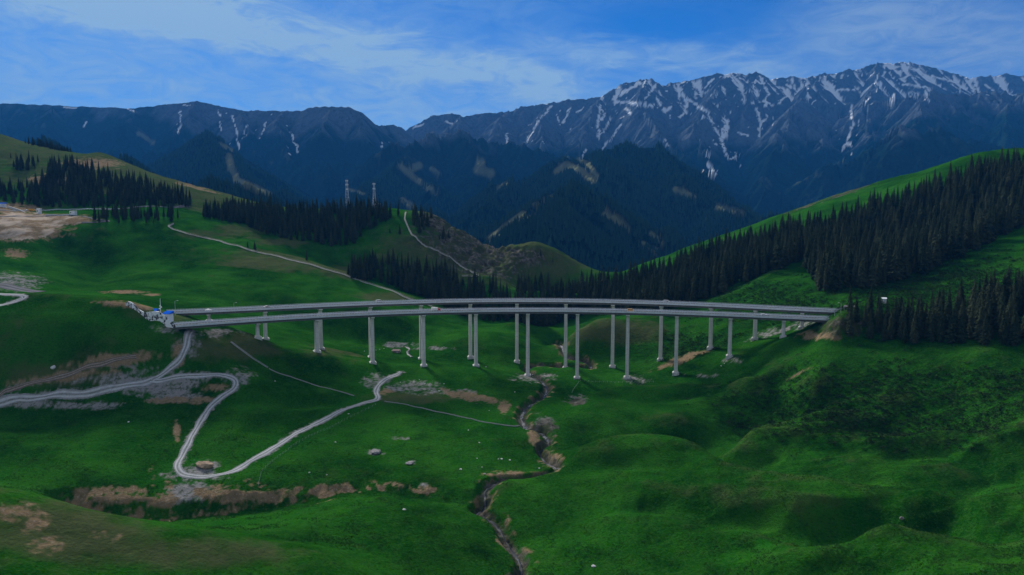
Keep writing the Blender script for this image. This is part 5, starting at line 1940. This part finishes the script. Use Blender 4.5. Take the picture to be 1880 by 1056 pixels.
SINGLE = [  # photo foot of the tree, height in metres, label
    (1437, 417, 20, 'lone dark spruce on the bright grass crest of the right hill'), (1563, 397, 18, 'lone spruce between the crest and the right wood'), (1745, 345, 24, 'lone spruce just below the top of the right grassy crest'),
    (818, 496, 19, 'lone spruce beside the foot of the zigzag walkway'), (734, 430, 16, 'lone spruce on the green slope left of the zigzag walkway'), (716, 428, 8, 'small bushy spruce left of the lone one on the green slope'),
    (563, 478, 14, 'lone spruce in the meadow below the mast ridge wood'), (468, 458, 11, 'low bushy spruce beside the crest walkway'), (455, 455, 9, 'smaller bushy spruce left of another beside the crest walkway'),
    (731, 396, 24, 'lone spruce on the ridge between the white hut and the walkway'), (993, 470, 11, 'small tree on the crest of the rocky nose'), (1015, 482, 10, 'small bushy tree on the grassy face right of the rocky nose'),
    (928, 560, 24, 'spruce standing on the pale slope just above the far roadway'), (70, 298, 15, 'small spruce right of the little clump on the upper left slope'), (20, 290, 10, 'tiny spruce highest on the bare upper left slope'),
]

LABELS = {
    'right_wood': 'tall dark spruce in the dense wood covering the right hill', 'bridge_end_stand': 'tall dark spruce in the stand at the right end of the bridge', 'mast_ridge_wood': 'dark spruce in the wood below the two masts',
    'hollow_wood': 'dark spruce in the wood in the hollow behind the green crest', 'upper_left_wood': 'dark spruce in the open wood on the upper left slope', 'nose_clump': 'dark spruce in the clump on top of the rocky nose',
}


def spruce(x, y, z, h, label, group, rnd):
    me = CROWNS[rnd.randrange(len(CROWNS))]
    root = empty('spruce_tree', (x, y, z - 0.2), label, 'tree', group, rnd.uniform(0, 6.28))
    k = rnd.uniform(0.9, 1.2)
    root.scale = (h * k, h * k, h)
    root.rotation_euler = (rnd.gauss(0, 0.025), rnd.gauss(0, 0.025), rnd.uniform(0, 6.28))
    for nm, d in (('crown', me), ('trunk', TRUNK)):
        o = bpy.data.objects.new(nm, d)
        C.objects.link(o)
        o.parent = root
    return root


def plant():
    rnd = random.Random(3)
    for px, py, h, lab in SINGLE:
        x, y, z = TH.hit(px, py)
        spruce(x, y, z, h, lab, 'single spruces on the open slopes', rnd)
    cand = []
    for k, ls in STANDS.items():
        for A in ls:
            for t in A:
                px = proj(t[0] / t[1], 0)[0]
                cand.append((t[3] / t[1] if -5 < px < 1885 else 0, k, tuple(t)))
    cand.sort(key=lambda c: -c[0])
    n = 300 - len(SINGLE)
    for _, k, t in cand[:n]:
        spruce(*t, LABELS[k], k.replace('_', ' ') + ' spruces', rnd)
    return [c[2] for c in cand[n:]]


rest = plant()


def points_object(name, pts, label):
    """points carrying a size, turned into spruces by a geometry node tree"""
    A = np.array(pts)
    me = bpy.data.meshes.new(name)
    me.vertices.add(len(A))
    me.vertices.foreach_set('co', A[:, :3].reshape(-1).astype(np.float32))
    r = np.random.default_rng(len(A))
    for an, typ, arr in (('size', 'FLOAT', A[:, 3]), ('girth', 'FLOAT', A[:, 3] * r.uniform(0.88, 1.2, len(A))), ('turn', 'FLOAT', r.uniform(0, 6.28, len(A))), ('lean', 'FLOAT', r.normal(0, 0.03, len(A)))):
        at = me.attributes.new(an, typ, 'POINT')
        at.data.foreach_set('value', arr.astype(np.float32))
    at = me.attributes.new('kind_index', 'INT', 'POINT')
    at.data.foreach_set('value', r.integers(0, len(CROWNS), len(A)).astype(np.int32))
    o = bpy.data.objects.new(name, me)
    C.objects.link(o)
    return tag(o, label, 'forest', None, 'stuff')


def tree_nodes(o, name, near):
    g = bpy.data.node_groups.new(name, 'GeometryNodeTree')
    g.interface.new_socket('Geometry', in_out='INPUT', socket_type='NodeSocketGeometry')
    g.interface.new_socket('Geometry', in_out='OUTPUT', socket_type='NodeSocketGeometry')
    T = NT(g)
    gi, go = T.n('NodeGroupInput'), T.n('NodeGroupOutput')
    ins = T.n('GeometryNodeInstanceOnPoints')
    T.link(gi.outputs[0], ins.inputs['Points'])

    def attr(nm, typ):
        a = T.n('GeometryNodeInputNamedAttribute', data_type=typ)
        a.inputs['Name'].default_value = nm
        return a.outputs[0]
    cs = T.n('ShaderNodeCombineXYZ')
    T.link(attr('girth', 'FLOAT'), cs.inputs[0])
    T.link(attr('girth', 'FLOAT'), cs.inputs[1])
    T.link(attr('size', 'FLOAT'), cs.inputs[2])
    T.link(cs.outputs[0], ins.inputs['Scale'])
    cr = T.n('ShaderNodeCombineXYZ')
    T.link(attr('turn', 'FLOAT'), cr.inputs[2])
    T.link(attr('lean', 'FLOAT'), cr.inputs[0])
    er = T.n('FunctionNodeEulerToRotation')
    T.link(cr.outputs[0], er.inputs[0])
    T.link(er.outputs[0], ins.inputs['Rotation'])
    if near:
        j = T.n('GeometryNodeJoinGeometry')
        src = []
        for me in CROWNS:
            src.append(next(q for q in bpy.data.objects if q.data is me))
        for q in reversed(src):
            oi = T.n('GeometryNodeObjectInfo', transform_space='ORIGINAL')
            oi.inputs['Object'].default_value = q
            oi.inputs['As Instance'].default_value = True
            T.link(oi.outputs['Geometry'], j.inputs[0])
        T.link(j.outputs[0], ins.inputs['Instance'])
        ins.inputs['Pick Instance'].default_value = True
        T.link(attr('kind_index', 'INT'), ins.inputs['Instance Index'])
    else:
        c = T.n('GeometryNodeMeshCone', fill_type='NONE')
        c.inputs['Vertices'].default_value = 7
        c.inputs['Side Segments'].default_value = 3
        c.inputs['Radius Top'].default_value = 0.004
        c.inputs['Radius Bottom'].default_value = 0.17
        c.inputs['Depth'].default_value = 1.0
        sm = T.n('GeometryNodeSetMaterial')
        sm.inputs['Material'].default_value = M['spruce_far']
        T.link(c.outputs['Mesh'], sm.inputs['Geometry'])
        T.link(sm.outputs[0], ins.inputs['Instance'])
    T.link(ins.outputs[0], go.inputs[0])
    md = o.modifiers.new('trees', 'NODES')
    md.node_group = g


fo = points_object('spruce_forest', rest, 'dense dark spruce woods on both sides of the valley behind the bridge')
tree_nodes(fo, 'spruce_forest_nodes', True)


def far_woods():
    r = np.random.default_rng(77)
    n = 150000
    Y = r.uniform(2150, 4700, n) ** 1.0
    u = r.uniform(-0.74, 0.74, n)
    X = u * Y
    Z = HL.z(X, Y)
    b = HL.sample(HL.bare, X, Y)
    gx, gy = HL.grads(HL.Z)
    face = HL.sample((-(gx * HL.X + gy * HL.Y) / np.hypot(HL.X, HL.Y)), X, Y)
    # towards the camera or level, and above the hidden valley floor
    ok = (b < 0.12 + 0.2 * r.random(n)) & (face < 0.55) & (Z - CAMZ > -170) & (fbm(X / 90, Y / 90, 3, 88) > -0.42)
    X, Y, Z = X[ok], Y[ok], Z[ok]
    # drop what lies hidden behind nearer ground
    vis = np.ones(len(X), bool)
    s = (Z + 28 - CAMZ) / Y
    mx = np.maximum.accumulate((TH.Z - CAMZ) / TH.Y, 0)[-1]
    hid = np.interp(X / Y, TH.u, mx)
    acc = np.maximum.accumulate((HL.Z - CAMZ) / HL.Y, 0)
    hh = HL.sample(acc, X, Y * 0.995)
    vis = (s > hid - 0.004) & (s > hh - 0.006)
    X, Y, Z = X[vis], Y[vis], Z[vis]
    H = r.uniform(17, 31, len(X))
    return np.stack([X, Y, Z + H * 0.0 - 1.0, H], 1)


ff = points_object('far_spruce_forest', far_woods(), 'dark spruce woods covering the steep hills below the mountain range')
tree_nodes(ff, 'far_spruce_forest_nodes', False)


# ------------------------------------------------------------------ juniper scrub on the right slopes
def scrub():
    r = np.random.default_rng(31)
    V, Fc = [], []
    n = 52000
    Y = r.uniform(290, 720, n)
    X = r.uniform(0.22, 0.80, n) * Y
    ok = np.ones(n, bool)
    hz = TH.sample(TH.m_heath, X, Y)
    dens = fbm(X / 26, Y / 9, 3, 93) + 0.5 * fbm(X / 7, Y / 4, 2, 97)
    ok = (hz * 1.1 + dens * 0.9 > 0.66 + 0.25 * r.random(n)) & (TH.sample(TH.m_dirt + TH.m_grav + TH.m_rock, X, Y) < 0.3)
    X, Y = X[ok], Y[ok]
    Z = TH.z(X, Y)
    for x, y, z in zip(X, Y, Z):
        s = r.uniform(0.5, 1.4)
        w = s * r.uniform(1.0, 2.1)
        for _ in range(11):
            a, t = r.uniform(0, 6.28), r.uniform(0, 1)
            cx, cy, cz = x + w * t * math.cos(a), y + w * t * math.sin(a) * 0.7, z + s * (1 - t * t) * r.uniform(0.3, 1.0)
            d = r.normal(0, 0.34, (3, 3)) * s
            b0 = len(V)
            V += [(cx + d[i, 0], cy + d[i, 1], cz + abs(d[i, 2]) * 0.8) for i in range(3)]
            Fc.append((b0, b0 + 1, b0 + 2))
    me = bpy.data.meshes.new('juniper_scrub')
    me.from_pydata(V, [], Fc)
    me.materials.append(foliage_mat('juniper', (0.010, 0.024, 0.009), (0.030, 0.055, 0.020), 0.25))
    o = bpy.data.objects.new('juniper_scrub', me)
    C.objects.link(o)
    tag(o, 'low dark juniper scrub spread over the right slopes', 'scrub', None, 'stuff')


scrub()


def tufts():
    """coarse grass standing out of the sward of the nearer meadows"""
    r = np.random.default_rng(53)
    n = 320000
    Y = np.exp(r.uniform(math.log(165), math.log(430), n))
    X = r.uniform(-0.80, 0.80, n) * Y
    bad = TH.sample(TH.m_dirt + TH.m_grav + TH.m_rock, X, Y)
    for P in (XY['stream'],):
        pass
    d = fbm(X / 12, Y / 12, 3, 57) + 0.9 * TH.sample(TH.m_dry, X, Y)
    ok = (bad < 0.2) & (d > 0.0 + 0.5 * r.random(n)) & (TH.sample(TH.m_dry, X, Y) < 0.62) & ((Y > 245) | (X > -0.15 * Y))
    for k, (pts, w) in ROADS.items():
        P = line_xy(pts, 0, 3.0)
        q = np.abs(X) < 1e9
        dd, _ = polydist(X, Y, P)
        ok &= dd > w * 0.55
    X, Y = X[ok], Y[ok]
    Z = TH.z(X, Y) - 0.03
    n = len(X)
    V, s = [], r.uniform(0.22, 0.62, n)
    for k in range(3):
        a = r.uniform(0, 6.28, n)
        w = s * r.uniform(0.14, 0.30, n)
        lx, ly = r.normal(0, 0.4, n) * s, r.normal(0, 0.4, n) * s
        ox, oy = r.normal(0, 0.35, n) * s, r.normal(0, 0.35, n) * s
        V.append(np.stack([X + ox + np.cos(a) * w, Y + oy + np.sin(a) * w, Z], -1))
        V.append(np.stack([X + ox - np.cos(a) * w, Y + oy - np.sin(a) * w, Z], -1))
        V.append(np.stack([X + ox + lx, Y + oy + ly, Z + s * r.uniform(0.6, 1.0, n)], -1))
    co = np.stack(V, 1).reshape(-1, 3)
    nt = len(co) // 3
    me = bpy.data.meshes.new('grass_tufts')
    me.vertices.add(len(co))
    me.vertices.foreach_set('co', co.reshape(-1).astype(np.float32))
    me.loops.add(nt * 3)
    me.loops.foreach_set('vertex_index', np.arange(nt * 3, dtype=np.int32))
    me.polygons.add(nt)
    me.polygons.foreach_set('loop_start', np.arange(0, nt * 3, 3, dtype=np.int32))
    me.materials.append(foliage_mat('coarse_grass', (0.022, 0.105, 0.008), (0.085, 0.165, 0.045), 0.4))
    me.update(calc_edges=True)
    o = bpy.data.objects.new('grass_tufts', me)
    C.objects.link(o)
    tag(o, 'coarse green grass standing in tufts over the nearer meadows', 'grass', None, 'stuff')


tufts()


# ------------------------------------------------------------------ haze
def build_haze():
    x0, x1, y0, y1, z0, z1 = -12400, 12400, -200, 11700, float(min(TH.Z.min(), HL.Z.min(), MT.Z.min())) - 1.0, float(MT.Z.max()) + 25
    v = [(x, y, z) for x in (x0, x1) for y in (y0, y1) for z in (z0, z1)]
    f = [(0, 1, 3, 2), (4, 6, 7, 5), (0, 4, 5, 1), (2, 3, 7, 6), (0, 2, 6, 4), (1, 5, 7, 3)]
    me = bpy.data.meshes.new('haze')
    me.from_pydata(v, [], f)
    o = bpy.data.objects.new('haze', me)
    C.objects.link(o)
    o['kind'] = 'stuff'
    o['label'] = 'thin blue evening air filling the whole valley'
    o['category'] = 'haze'
    m = bpy.data.materials.new('haze_air')
    m.use_nodes = True
    t = m.node_tree
    t.nodes.clear()
    out = t.nodes.new('ShaderNodeOutputMaterial')
    pv = t.nodes.new('ShaderNodeVolumePrincipled')
    pv.inputs['Color'].default_value = HAZE_COL
    pv.inputs['Density'].default_value = HAZE_D
    pv.inputs['Anisotropy'].default_value = 0.0
    t.links.new(pv.outputs[0], out.inputs['Volume'])
    me.materials.append(m)


HAZE_COL = (0.05, 0.36, 1.0, 1)
HAZE_D = 0.000036
build_haze()
